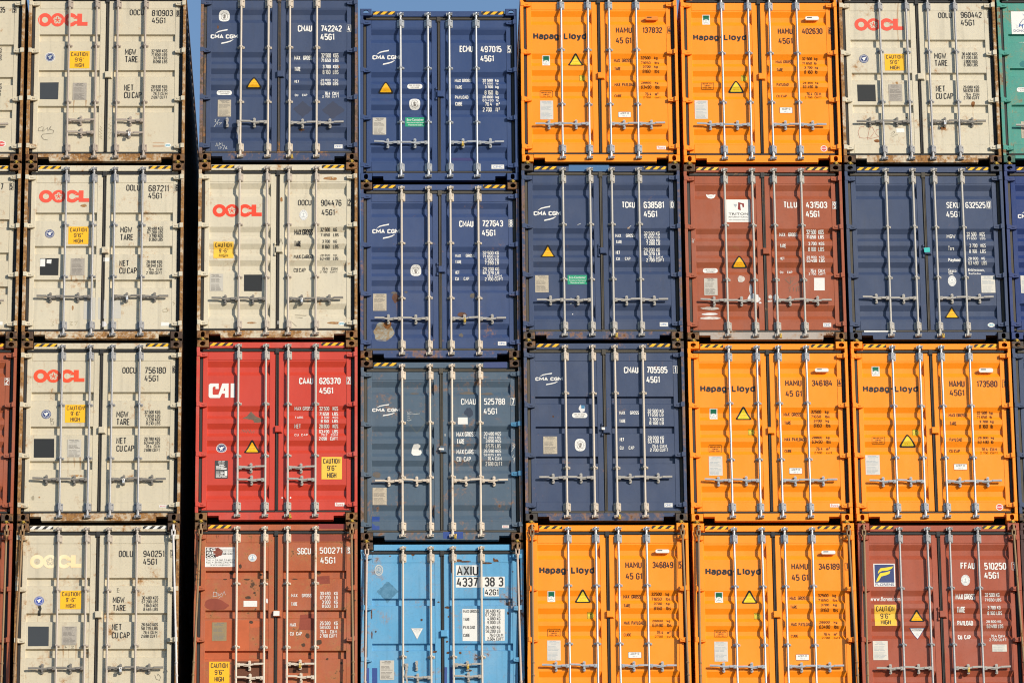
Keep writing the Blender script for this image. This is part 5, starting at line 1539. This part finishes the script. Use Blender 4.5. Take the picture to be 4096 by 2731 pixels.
            m=MB(); poly(m,at(bb,[(0,0),(.78,0),(1,.3),(1,.7),(.78,1),(0,1)]),1); poly(m,at(bb,[(.04,.04),(.77,.04),(.95,.31),(.95,.69),(.77,.96),(.04,.96)]),0,-.0006); fonttext(m,'TIR',sub(bb,.12,.58,.78,.88),1,.0,-.0012); text(m,'PLATE',sub(bb,.14,.34,.74,.48),2,.13,-.0012); text(m,'INSIDE',sub(bb,.14,.13,.74,.26),2,.13,-.0012); F(m,'sticker',['YT','K','DIRT'],bb)
        elif ty=='rep':
            m=MB(); x0,z0,x1,z1=bb; o=rrect(x0,z0,x1,z1,.015,3); i_=rrect(x0+.005,z0+.005,x1-.005,z1-.005,.011,3); ring(m,o,i_,0)
            text(m,'REPAIR WITH',sub(bb,.12,.66,.88,.84),0,.13,-.0004); text(m,'"CORTEN"',sub(bb,.24,.40,.76,.58),0,.13,-.0004); text(m,'STEEL ONLY',sub(bb,.12,.14,.88,.32),0,.13,-.0004); F(m,'sticker',['BR'],bb)
        elif ty=='acep':
            m=MB(); x0,z0,x1,z1=bb; poly(m,rrect(x0,z0,x1,z1,.012,3),1); poly(m,rrect(x0+.005,z0+.005,x1-.005,z1-.005,.009,3),0,-.0006); text(m,'ACEP-D',sub(bb,.18,.54,.82,.86),1,.14,-.0012); text(m,'HH-3',sub(bb,.34,.16,.66,.38),2,.14,-.0012); F(m,'sticker',['W','K','GR'],bb)
        elif ty=='gps':
            x0,z0,x1,z1=bb; m=MB(); m.prism(rrect(x0,z0,x1,z1,(z1-z0)*.4,4),YD+.012,YD-.03); m.prism(rrect(x0+(x1-x0)*.14,z0+(z1-z0)*.58,x0+(x1-x0)*.5,z0+(z1-z0)*.80,.004,2),YD-.0335,YD-.0302,1)
            me=m.mesh('tracker_unit',2); link('tracker_unit',me,[cm('O' if it[2]=='O' else 'W'),cm('K')],doors[side(bb)])
        elif ty in ('diam','diamo'):
            k=it[2]; m=MB(); x0,z0,x1,z1=bb; cx,cz=(x0+x1)/2,(z0+z1)/2
            P=[(cx,z0),(x1,cz),(cx,z1),(x0,cz)]
            if ty=='diam':
                Q=[]
                for (xa,za),(xb,zb) in zip(P,P[1:]+P[:1]):
                    for q in range(9): t=q/9; e=rng.uniform(.90,1.03); Q.append((cx+(xa+(xb-xa)*t-cx)*e,cz+(za+(zb-za)*t-cz)*e))
                poly(m,Q,0)
            else: ring(m,P,[(cx+(x-cx)*.86,cz+(z-cz)*.86) for x,z in P],0)
            F(m,'sticker_ghost',[k],bb,None,.0012)
        elif ty=='half':
            m=MB(); P=at(bb,[(0,1),(.04,.6),(.2,.15),(.5,0),(.8,.15),(.96,.6),(1,1),(.8,.88),(.5,.97),(.2,.86)]); poly(m,P,0)
            for a,b in ((.3,.6),(.45,.6),(.6,.62)): ribbon(m,at(bb,[(a-.05,.35),(a,b+.1),(a+.06,.35)]),.006,-.0008,1)
            F(m,'torn_sticker',['W','GR'],bb)
        elif ty=='trit':
            m=MB(); rect(m,bb,0)
            poly(m,at(bb,[(.50,.88),(.74,.82),(.74,.66),(.68,.66),(.66,.78),(.58,.79),(.60,.52),(.48,.56),(.50,.80)][::-1]),1,-.001); poly(m,at(bb,[(.30,.80),(.44,.80),(.44,.72),(.40,.70),(.38,.64),(.34,.72)][::-1]),2,-.001)
            fonttext(m,'TRITON',sub(bb,.09,.31,.90,.41),3,.012,-.001); fonttext(m,'INTERNATIONAL',sub(bb,.09,.19,.90,.26),3,0,-.001); fonttext(m,'www.tritoninternational.com',sub(bb,.09,.07,.90,.125),3,0,-.001)
            F(m,'company_sign',['W','O2','GR','K'] if False else ['W','MAR2','GR','K'],bb,'white company sign between the left bars')
        elif ty=='flor':
            m=MB(); rect(m,bb,0); rect(m,sub(bb,.05,.17,.95,.96),1,-.0006)
            for dz,x0 in ((0,.20),(-.27,.10)):
                a=[(.10 if dz else .20,.20 if dz else .55),(.17,.36) if dz else (.22,.66),(.30,.58+.0) if dz else (.33,.80),(.55,.62) if dz else (.6,.83),(.78,.68) if dz else (.92,.88)]
                b=[(.10 if dz else .20,.20 if dz else .55),(.22,.24) if dz else (.27,.62),(.36,.44) if dz else (.40,.68),(.6,.50) if dz else (.66,.70),(.74,.56) if dz else (.86,.78)]
                m.quadstrip([(x,-.0011,z) for x,z in at(bb,a)],[(x,-.0011,z) for x,z in at(bb,b)],2)
            fonttext(m,'FLORENS',sub(bb,.07,.03,.93,.145),3,.01,-.001); F(m,'company_sign',['W','NV','YT','NV'],bb,'blue and white company sign with yellow mark')
        elif ty=='sogeco':
            m=MB(); rect(m,bb,0); 
            for r,s in enumerate(('SG','GL','CO.')):
                rect(m,sub(bb,.02,.80-.175*r,.36,.97-.175*r),1,-.0006); fonttext(m,s,sub(bb,.04,.815-.175*r,.34,.955-.175*r),0,.05,-.0012)
            fonttext(m,'NOLEGGIO CONTAINER',sub(bb,.52,.84,.98,.90),2,0,-.0008); fonttext(m,'FOR SALE SUPPLIED',sub(bb,.52,.76,.98,.82),2,0,-.0008); fonttext(m,'IGE.CO.',sub(bb,.56,.62,.94,.73),1,.03,-.0008)
            fonttext(m,'Tel. + 39.010.2541023',sub(bb,.03,.30,.99,.39),1,.0,-.0008); fonttext(m,'Fax + 39.010.2467495',sub(bb,.03,.185,.99,.275),1,.0,-.0008); fonttext(m,'www.sogeco.it',sub(bb,.17,.05,.85,.15),1,.01,-.0008)
            F(m,'company_sign',['W2','K','PL'],bb,'rust stained white company sign')
        elif ty=='axiu': m=MB(); rect(m,bb,0); rect(m,sub(bb,.24,.04,.72,.98),1,-.0006); F(m,'sticker',['W2','GR'],bb,None,.0012)
        elif ty=='att':
            m=MB(); poly(m,at(bb,[(.5,0),(1,1),(0,1)]),1); poly(m,at(bb,[(.5,.07),(.94,.96),(.06,.96)]),0,-.0006); text(m,'ATTENTION',sub(bb,.2,.80,.8,.90),2,.14,-.0012)
            for i,(a,b) in enumerate(((.26,.74),(.30,.70),(.40,.60),(.38,.62),(.42,.58))): rect(m,sub(bb,a,.70-.10*i,b,.725-.10*i),3,-.0012)
            F(m,'warning_sign',['W','NV' if it[2]=='WB' else 'GR','K','GR'],bb)
        elif ty=='dolph':
            m=MB(); rect(m,bb,0)
            body=[(.26,.30),(.27,.46),(.36,.62),(.52,.78),(.66,.82),(.78,.76),(.72,.70),(.60,.62),(.48,.50),(.38,.42),(.33,.34),(.36,.24)]
            poly(m,at(bb,[(.35,.92),(.42,.84),(.52,.84),(.62,.78),(.52,.74),(.42,.80)]),1,-.001)
            ribbon(m,at(bb,body[:6]),.008,-.0012,2); ribbon(m,at(bb,body[5:]),.008,-.0014,2); poly(m,at(bb,[(.22,.30),(.26,.48),(.31,.40),(.37,.46),(.36,.28),(.31,.38)]),1,-.001); ribbon(m,at(bb,[(.14,.42),(.19,.36),(.16,.30),(.22,.26)]),.006,-.001,3)
            fonttext(m,'DONGFANG' if False else 'DONG',sub(bb,.06,.10,.42,.20),2,.01,-.001); F(m,'company_sign',['W','BL','NV','GR'],bb,'white company sign with a leaping blue dolphin')
    for s in (-1,1):
        L=letter[s]
        for (c,_),m in L.items(): finish(m,'lettering',[cm(c)],doors[s],prof,.0042)
    for i,((s,k,_),m) in enumerate(stains.items()): finish(m,'rust_stain' if k!='PAP' else 'torn_sticker',[cm(k)],doors[s],prof,.0012+.00011*(i%24) if k not in('PAP','PAP2','RUR') else .0032)
# ------------------------------------------------------------------ containers
#        paint, rust, frame rust, casting, bars, seal, stripe, label, (extra)
OR_=dict(p='orange',r=0,fr=.0,cast=None,bar='z',seal=0,st='YB')
CF={
'01':dict(p='beige',r=.25,fr=1.05,cast='r',bar='g',seal=0,st='YB',l='beige container cut off at the left edge, boxed digit 9, topmost of its stack'),
'02':dict(p='beige',r=.3,fr=1.05,cast='r',bar='g',seal=0,st='YB',l='beige container at the left edge with a boxed digit 5 beside its hinges'),
'03':dict(p='brown',r=.08,fr=.35,cast='r',bar='g',seal=0,st='YB',l='red-brown container at the left edge with a white boxed digit 2'),
'04':dict(p='brown',r=.06,fr=.3,cast='b',bar='g',seal=0,st='YB',l='red-brown container in the bottom left corner of the photo, lashing rod before it'),
'11':dict(p='beige',r=.22,fr=1.0,cast='r',bar='g',seal=0,st='YB',l='beige container with red logo marked 810903, dark square and staggered handles, topmost of its stack'),
'12':dict(p='beige2',r=.32,fr=1.0,cast='r',bar='zw',seal=0,st='YB',l='beige container with red logo marked 687211, torn stickers on its black square'),
'13':dict(p='beige',r=.28,fr=1.0,cast='r',bar='zw',seal=0,st='YB',l='beige container with orange-red logo marked 756180, rust streaks below its data plate'),
'14':dict(p='beige',r=.38,fr=1.1,cast='r',bar='g2',seal=0,st='WB',l='beige container with faded yellow logo marked 940251, black and white stripes on top'),
'21':dict(p='navy',r=.10,fr=.8,cast='r',bar='c',seal=4,st='YB',l='navy container marked 742242 with rusty frame and one handle hanging down'),
'22':dict(p='beige2',r=.30,fr=.95,cast='o',bar='g2',seal=0,st='YB',l='beige container with five corrugations marked 904476, black square between the left bars'),
'23':dict(p='red',r=.0,fr=.35,cast='o',bar='g3',seal=0,st='YB',l='bright red container marked 626370 with white logo and yellow caution sign'),
'24':dict(p='rustred',r=.50,fr=.55,cast='r',bar='cr',seal=0,st='Y1',l='patched rust-red container marked 500271 with torn white company sign'),
'31':dict(p='blue',r=0,fr=0,cast=None,bar='z',seal=2,st='YB',l='clean bright blue container marked 497015 5 with green sticker, topmost against the sky'),
'32':dict(p='blue',r=.16,fr=.6,cast='r',bar='c',seal=1,st='YB',l='blue container marked 727643 with a big peeling patch at lower left'),
'33':dict(p='slate',r=.36,fr=.6,cast='r',bar='cr',seal=1,st='Y1',l='faded slate blue container marked 525788 with royal blue repaint patches'),
'34':dict(p='sky',r=.36,fr=.5,cast='r',bar='c',seal=0,st='',l='light sky-blue container with white number stickers AXIU 4337 38 3'),
'41':dict(OR_,l='orange container marked 137832 with an orange tracker unit, beside the sky gap'),
'42':dict(p='navy',r=.10,fr=.6,cast='d',bar='g3',seal=1,st='YB',l='navy container marked 638581 with green sticker and light blue header patch'),
'43':dict(p='navy2',r=.16,fr=.6,cast='d',bar='c',seal=1,st='YB',l='navy container marked 705595 with three recesses per door and dusty seals'),
'44':dict(OR_,l='orange container marked 346849, lowest beside the sky-blue container'),
'51':dict(OR_,l='orange container marked 402630 with round red sticker, on top of the brown container'),
'52':dict(p='brown',r=.16,fr=.25,cast='r',bar='g3',seal=3,st='YP',l='brown container marked 431503 with white company sign and torn paper strips'),
'53':dict(OR_,l='orange container marked 346184, directly beneath the brown container'),
'54':dict(OR_,l='orange container marked 346189, bottom of its stack beside the maroon container'),
'61':dict(p='beige2',r=.30,fr=1.0,cast='r',bar='zw',seal=0,st='YB',l='rust-streaked beige container with pink-red logo marked 960442, topmost beside the teal one'),
'62':dict(p='navy2',r=.03,fr=.2,cast='n',bar='g3',seal=1,st='YB',l='navy container marked 632525 0 without a logo, teal tag on its lock'),
'63':dict(OR_,l='orange container marked 173580, standing on the maroon container'),
'64':dict(p='maroon',r=.08,fr=.12,cast=None,bar='zw',seal=0,st='YB',l='maroon container marked 510250 with a blue and yellow company sign'),
'71':dict(p='teal',r=.42,fr=.5,cast='n2',bar='g3',seal=0,st='YB',l='rusty teal green container at the right edge with a white dolphin sign'),
'72':dict(p='royal',r=.0,fr=.1,cast=None,bar='z',seal=1,st='YB',l='royal blue container cut off by the right edge of the photo, below the teal one'),
'73':dict(p='navy2',r=.03,fr=.2,cast='d',bar='g3',seal=1,st='YB',l='dark navy container cut off by the right edge, third from the top'),
'74':dict(p='dark',r=.05,fr=.2,cast=None,bar='g3',seal=0,st='YB',l='dark maroon container at the lower right edge, only a sliver showing'),
}
BARM={'z':M_ZINC,'zw':M_ZINCW,'c':M_CREAM,'cr':M_CREAMR,'g':paint('taupe_bar_paint',(.37,.31,.26),.06,.2,.5,.0),'g2':paint('warm_grey_bar_paint',(.46,.40,.34),.14,.2,.5,.0),'g3':M_GREYBAR}
CASTM={'r':M_CAST,'d':M_CASTD,'o':M_CASTO,'b':None,'n':paint('navy_casting',(.035,.04,.06),.15,.2,.6,.0),'n2':paint('teal_casting',(.04,.12,.09),.5,.2,.6,.0)}
SEALM=[M_RUBBER,M_RUBBER_D,plain('new_rubber',(.045,.038,.03),.6,0,.3,10),paint('white_daubed_rubber',(.045,.043,.04),.34,.2,.7,.0,streak=0,rc1=(.40,.39,.38),rc2=(.20,.19,.18)),paint('rusty_rubber',(.055,.05,.048),.42,.2,.7,.0,streak=0,rc1=(.30,.13,.04))]
STRM={'YB':('Y','K'),'YP':('Y2','K'),'WB':('W2','K'),'Y1':('Y','K')}
_leaf={}; _paint={}
def pm(p,r,kind):
    k=(p,round(r,2),kind)
    if k not in _paint:
        new = r==0 and p in('orange','blue','royal','red')
        _paint[k]=paint(f'{p}_{kind}_paint',PAINTC[p],r,(0. if p=='orange' else .05) if new else .8 if p in('slate','sky') else .5,.38 if new else .5,.05 if kind=='door' else .0,grime=.06 if new else .46,**(dict(rc1=(.34,.175,.055),rc2=(.15,.065,.022)) if p.startswith('beige') else dict(rc1=(.085,.042,.024),rc2=(.04,.022,.013)) if p in('rustred','sky') else dict(rc1=(.12,.082,.052),rc2=(.055,.042,.034)) if kind=='frame' and p in('navy','navy2','slate','blue') else {}))
    return _paint[k]
SHADE=pm
bodyrng=random.Random(5)
def container(key, loc, cfg, detail=True):
    root=bpy.data.objects.new('shipping_container',None); COL.objects.link(root); root.location=loc; root.empty_display_size=.3
    root['label']=cfg['l']; root['category']='container'; root['group']='containers stacked on the deck'
    hw=HW.get(key,dict(br=[1.876,.975],hd=[(b,.615,-1 if b<2 else 1) for b in range(4)]))
    p=cfg['p']; body=pm(p,cfg['r'],'door'); frame=pm(p,cfg['fr'],'frame')
    cast=CASTM.get(cfg['cast']) or frame; bar=BARM[cfg['bar']]; seal=SEALM[cfg['seal']]
    rec=hw.get('rec')
    if key in ('01','02'): rec=[(1.99,1.85),(1.44,1.30),(.885,.745)]
    if key in('71',): rec=[(2.2,2.05),(1.62,1.48),(1.0,.86)]
    prof=prof_rec(rec) if rec else prof_cimc()
    side=pm('gap_shade' if p.startswith('beige') else p,cfg['fr']*.6,'side')  # beige containers: shade of the narrow gaps painted into side, roof and end walls
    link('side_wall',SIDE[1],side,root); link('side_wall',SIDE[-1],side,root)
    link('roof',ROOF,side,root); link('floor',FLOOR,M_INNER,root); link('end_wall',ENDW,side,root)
    for s in (-1,1):
        link('corner_post',POST[s],frame,root)
        link('corner_casting',CAST_T,cast,root,(s*(HW2-.089),0,0)); link('corner_casting',CAST_B,cast,root,(s*(HW2-.089),0,0))
    hd=link('header',HEADER,pm(p,cfg['fr']*.45,'header'),root)
    sl=link('sill',SILL,pm(p,min(1,cfg['fr']*.85),'sill') if key not in('52','21') else pm(p,.42,'sill') if key=='21' else paint('whitish_rusty_sill',(.40,.35,.31),.5,.3,.7,.0),root)
    if cfg['st']:
        for s in ((-1,1) if cfg['st']!='Y1' else (-1,)):
            link('hazard_stripe',STRIPE[s],[cm(q) for q in STRM[cfg['st']]],hd)
    link('door_seal',SEAL,seal,root)
    doors={}
    for s in (-1,1):
        lk=(tuple(prof),s)
        if lk not in _leaf: _leaf[lk]=m_leaf(prof,s)
        d=link('door',_leaf[lk],body,root); doors[s]=d
        for z in (2.668,1.861,1.058,.258): link('hinge',HINGE[s],pm(p,cfg['fr']*.35,'hinge') if key not in ('33',) or s<0 else [pm('slate',.1,'hinge'),cm('BLS')][z in(1.861,1.058)],d,(0,0,z+bodyrng.uniform(-.006,.006)))
    key_l = key in ('31','22','32','42','43','62','64')
    lbm=body
    link('lock_box',LOCKBOX[1 if key_l else 0],lbm,doors[1],(0,0,1.465))
    xb=[-.588,-.168,.165,.588]
    for i,x in enumerate(xb):
        d=doors[-1 if i<2 else 1]; x+=bodyrng.uniform(-.004,.004)
        link('locking_bar',BAR,bar,d,(x,.022,0),(0,bodyrng.uniform(-.0012,.0012),0))
        for z in (2.661,.234): link('bar_bracket',BRB,bar,d,(x,.022,z))
        if 'p34' and key=='34': zs=[hw['br'][0]]
        else: zs=hw['br']
        for z in zs: link('bar_bracket',BRS,bar,d,(x,.022,z+bodyrng.uniform(-.004,.004)))
    hb=bar if cfg['bar'] in('z','cr','g') else (M_HAND if p.startswith('beige') else M_HANDL)
    for b,z,s in hw['hd']:
        x=xb[b]; d=doors[-1 if b<2 else 1]
        if s==0:
            link('door_handle',HANDLE,hb,d,(x-.03 if b==0 and key=='21' else x+.045,.018,z+.03),(0,math.radians(90),0)); link('handle_catch',CATCH,hb,d,(x+(-.205 if key=='21' else .2),.022,z))
        else:
            link('door_handle',HANDLE,hb,d,(x,.036,z),(bodyrng.uniform(-.03,.03),(0 if s>0 else math.pi)+bodyrng.uniform(-.04,.04),0) if s>0 else (0,bodyrng.uniform(-.03,.03),math.pi) if False else (0,0,0))
            h=COL.objects[-1]
            if s<0: h.scale=(-1,1,1)
            h.rotation_euler=(0,bodyrng.uniform(-.03,.03),0)
            link('handle_catch',CATCH,hb,d,(x+s*.205,.022,z+bodyrng.uniform(-.004,.004)))
    decals(key,DEC.get(key,[]),doors,hd,sl,prof)
    return root
for key,cfg in CF.items(): container(key,POS[key],cfg)
# the next stack behind, seen through the slot beside the clean blue container
for i,(p,lab) in enumerate((('slate','slate blue container of the rear stack glimpsed through the slot, uppermost'),('navy','navy container of the rear stack glimpsed through the slot, middle one'),('slate','slate container of the rear stack glimpsed through the slot, lowest one'))):
    container('x%d'%i,(-.08,13.4,POS['33'][2]+2.93*(2-i)+1.0-.2),dict(p=p,r=.3,fr=.6,cast='r',bar='c',seal=1,st='YB',l=lab))
# ------------------------------------------------------------------ twist locks between the tiers
def m_twist():
    m=MB(); m.box(-.05,.05,.03,.14,-.030,-.002,0); m.box(-.03,.03,.0,.03,-.024,-.008,0)
    m.tube((.0,-.006,-.016),(.0,.0,-.016),.021,10,1); m.tube((.0,-.022,-.012),(.0,-.006,-.012),.013,8,1)
    m.tube((-.034,.0,-.014),(-.012,-.006,.012),.006,6,0); m.tube((.030,-.004,-.03),(.012,-.006,-.002),.006,6,1)
    return m.mesh('twist_lock',2)
TW=m_twist()
TIN=lambda k: {'0':'left edge container'}.get(k[0])
NUM={'11':'810903','12':'687211','13':'756180','21':'742242','22':'904476','23':'626370','31':'497015','32':'727643','33':'525788','41':'137832','42':'638581','43':'705595','51':'402630','52':'431503','53':'346184','61':'960442','62':'632525','63':'173580'}
for key in CF:
    if key[1]=='4': continue
    for s,w in ((-1,'left'),(1,'right')):
        if key[0]=='0' and s<0 or key[0]=='7' and s>0: continue
        x,y,z=POS[key]
        o=link('twist_lock',TW,[M_TWIST,M_BRASS],None,(x+s*1.13+bodyrng.uniform(-.01,.01),y,z-.0005),(0,bodyrng.uniform(-.1,.1),0))
        what=f'container marked {NUM[key]}' if key in NUM else {'01':'topmost beige container at left edge','02':'second beige container at left edge','03':'upper red-brown container at left edge','71':'teal container at the right edge','72':'royal blue container at the right edge','73':'dark navy container at the right edge'}[key]
        o['label']=f'small brass twist lock under {w} corner of {what}'; o['category']='twist lock'; o['group']='twist locks between the tiers'
# ------------------------------------------------------------------ lashing rods on the lowest tier
RODS=[('14',-1,(-6.297,-.084,29.204),(-6.35,-.169,26.762),'r'),('14',1,(-4.007,-.084,29.234),(-3.933,-.169,26.756),'w'),('24',-1,(-3.617,-.116,29.222),(-3.701,-.201,26.745),'r'),('24',1,(-1.357,-.116,29.218),(-1.322,-.201,26.738),'r'),
('34',-1,(-1.117,.027,28.957),(-1.147,-.058,26.783),'p'),('34',1,(1.133,.027,28.969),(1.169,-.058,26.777),'p'),('44',-1,(1.365,-.054,29.26),(1.351,-.139,26.751),'r'),('44',1,(3.617,-.054,29.256),(3.658,-.139,26.745),'r'),
('54',-1,(3.855,-.024,29.24),(3.837,-.109,26.754),'r'),('54',1,(6.12,-.024,29.253),(6.18,-.109,26.748),'r'),('64',-1,(6.332,-.019,29.237),(6.326,-.104,26.75),'r'),('64',1,(8.623,-.019,29.215),(8.68,-.104,26.744),'r'),('04',1,(-6.55,-.084,29.239),(-6.538,-.169,26.762),'r')]
RODM={'r':M_RODR,'p':M_RODP,'w':M_RODW}
RLAB={'14':'beige container marked 940251','24':'rust-red container marked 500271','34':'sky-blue container','44':'orange container marked 346849','54':'orange container marked 346189','64':'maroon container marked 510250','04':'red-brown container in the corner'}
def rod(key,s,a,b,k):
    px,py,pz=POS[key]; root=bpy.data.objects.new('lashing_rod',None); COL.objects.link(root); root.empty_display_size=.2
    ztop=pz+HT-.06; ax=px+s*1.13; base=Vector(b)+ (Vector(b)-Vector(a)).normalized()*.45; root.location=base
    root['label']={'r':'rusty','p':'pale','w':'whitish'}[k]+f' lashing rod hooked into {"left" if s<0 else "right"} top corner of {RLAB[key]}'; root['category']='lashing rod'; root['group']='lashing rods on the lowest tier'
    A=Vector((ax,py-.045,ztop-.16))-base; B=Vector((0,0,0)); mt=RODM[k]
    m=MB(); m.tube(A,B,.0165,10); link('rod',m.mesh('rod'),mt,root)
    d=(B-A).normalized()
    m=MB(); T=Vector((ax,py-.03,ztop))-base
    m.tube(T+Vector((0,.055,.01)),T+Vector((0,-.012,.008)),.017,8); m.tube(T+Vector((0,-.012,.018)),T+Vector((0,-.018,-.085)),.0185,8)
    link('hook',m.mesh('hook'),M_RODR if k!='w' else mt,root)
    m=MB()
    for sx in (-1,1): m.tube(T+Vector((sx*.024,-.018,-.065)),A+Vector((sx*.022,0,-.0)),.012,7)
    m.tube(A+Vector((-.024,0,0)),A+Vector((.024,0,0)),.014,8); m.tube(A+Vector((0,0,.012)),A+d*.06,.026,9,r1=.017); m.tube(T+Vector((-.03,-.018,-.07)),T+Vector((.03,-.018,-.07)),.010,7)
    link('clevis',m.mesh('clevis'),mt,root)
    L=(B-A).length
    for q in (2.02,2.22,2.42):
        if q<L-.02:
            m=MB(); c=A+d*q; m.tube(c-d*.018,c,.018,10,r1=.026); m.tube(c,c+d*.018,.026,10,r1=.018); link('collar',m.mesh('collar'),mt,root)
for r in RODS: rod(*r)
# ------------------------------------------------------------------ padlocks and seals on the bars
def m_padlock():
    m=MB(); m.bevbox(-.018,.018,-.02,.008,-.075,-.03,.005)
    m.tube((-.011,-.006,-.032),(-.011,-.006,.0),.0045,6); m.tube((.011,-.006,-.032),(.011,-.006,.0),.0045,6); m.tube((-.013,-.006,0),(.013,-.006,0),.0045,6)
    return m.mesh('padlock')
PAD=m_padlock()
def sealtag(key,bar_i,where,mt,lab):
    x,y,z=POS[key]; xb=[-.588,-.168,.165,.588][bar_i]
    if where=='h':
        zz=[h for h in HW[key]['hd'] if h[0]==bar_i][0]; L=(x+xb+zz[2]*.205,y-.014,z+zz[1]-.0)
    else: L=(x+xb+.04,y-.026,z+.085)
    o=link('padlock',PAD,mt,None,L,(0,bodyrng.uniform(-.15,.15),0)); o['label']=lab; o['category']='padlock'; o['group']='padlocks on the door gear'
for key,i,w,mt,lab in (('11',2,'h',M_LOCKW,'silver padlock on the door handle of beige container marked 810903'),('12',2,'h',M_LOCKW,'silver padlock on the door handle of beige container marked 687211'),('13',2,'h',M_LOCKW,'silver padlock on the door handle of beige container marked 756180'),('14',2,'h',M_LOCKW,'white padlock on the door handle of beige container marked 940251'),
 ('22',2,'h',M_LOCKW,'silver padlock on the door handle of beige container marked 904476'),('61',2,'h',M_LOCKW,'silver padlock on the handle of rust-streaked container marked 960442'),('31',2,'h',M_BRASS,'yellow padlock on the door handle of blue container marked 497015'),('32',2,'h',M_BRASS,'yellow padlock on the door handle of blue container marked 727643'),
 ('24',2,'h',M_BRASS,'brass padlock on the upper handle of container marked 500271'),('34',2,'h',M_BRASS,'brass padlock on the handle of the sky-blue container'),('64',2,'h',M_BRASS,'yellow padlock on the door handle of maroon container marked 510250'),
 ('21',2,'b',M_BRASS,'yellow seal hanging from the bar foot of container marked 742242'),('42',2,'b',M_BRASS,'yellow seal hanging from the bar foot of container marked 638581'),('43',2,'b',M_BRASS,'yellow seal hanging from the bar foot of container marked 705595'),('33',2,'b',M_BRASS,'brass padlock at the bar foot of slate container marked 525788'),
 ('23',2,'b',M_BRASS,'yellow seal hanging from the bar foot of the red container'),('52',2,'b',M_BRASS,'yellow seal hanging from the bar foot of the brown container'),('62',2,'b',M_BRASS,'yellow seal hanging from the bar foot of container marked 632525')):
    sealtag(key,i,w,mt,lab)
def tealtag():
    x,y,z=POS['62']; m=MB(); m.prism(rrect(-.045,-.035,.045,.04,.008,2),-.006,.0); o=link('seal_tag',m.mesh('seal_tag'),plain('teal_plastic',(.05,.50,.47),.4),None,(x+.012,y+.022,z+1.475),(0,-.06,0)); o['label']='teal plastic tag over the lock box of container marked 632525'; o['category']='tag'
tealtag()
# ------------------------------------------------------------------ deck, ship and quay below the picture
def slab(name,b,mt):
    m=MB(); m.box(*b); o=link(name,m.mesh(name),mt); o['kind']='structure'; return o
DZ=POS['14'][2]
m=MB(); m.box(-40,40,-.35,60,DZ-.9,DZ-.31)
for c in range(8):
    for sd in (-1,1):
        x,y,z=POS[f'{c}4']
        for yy in (.09,LEN-.1): m.box(x+sd*1.1-.12,x+sd*1.1+.12,y+yy-.09,y+yy+.1,DZ-.309,z-.002)
o=link('deck',m.mesh('deck'),plain('deck_paint',(.16,.05,.035),.7,0,.4,2)); o['kind']='structure'
slab('hull',(-20,20,-.2,60,.2,DZ-.901),plain('hull_paint',(.03,.035,.05),.5,0,.3,1))
m=MB(); m.face([(-4000,-4000,0),(4000,-4000,0),(4000,4000,0),(-4000,4000,0)]); o=link('quay_ground',m.mesh('quay_ground'),plain('dark_asphalt',(.05,.05,.05),.9,0,.3,.6)); o['kind']='structure'
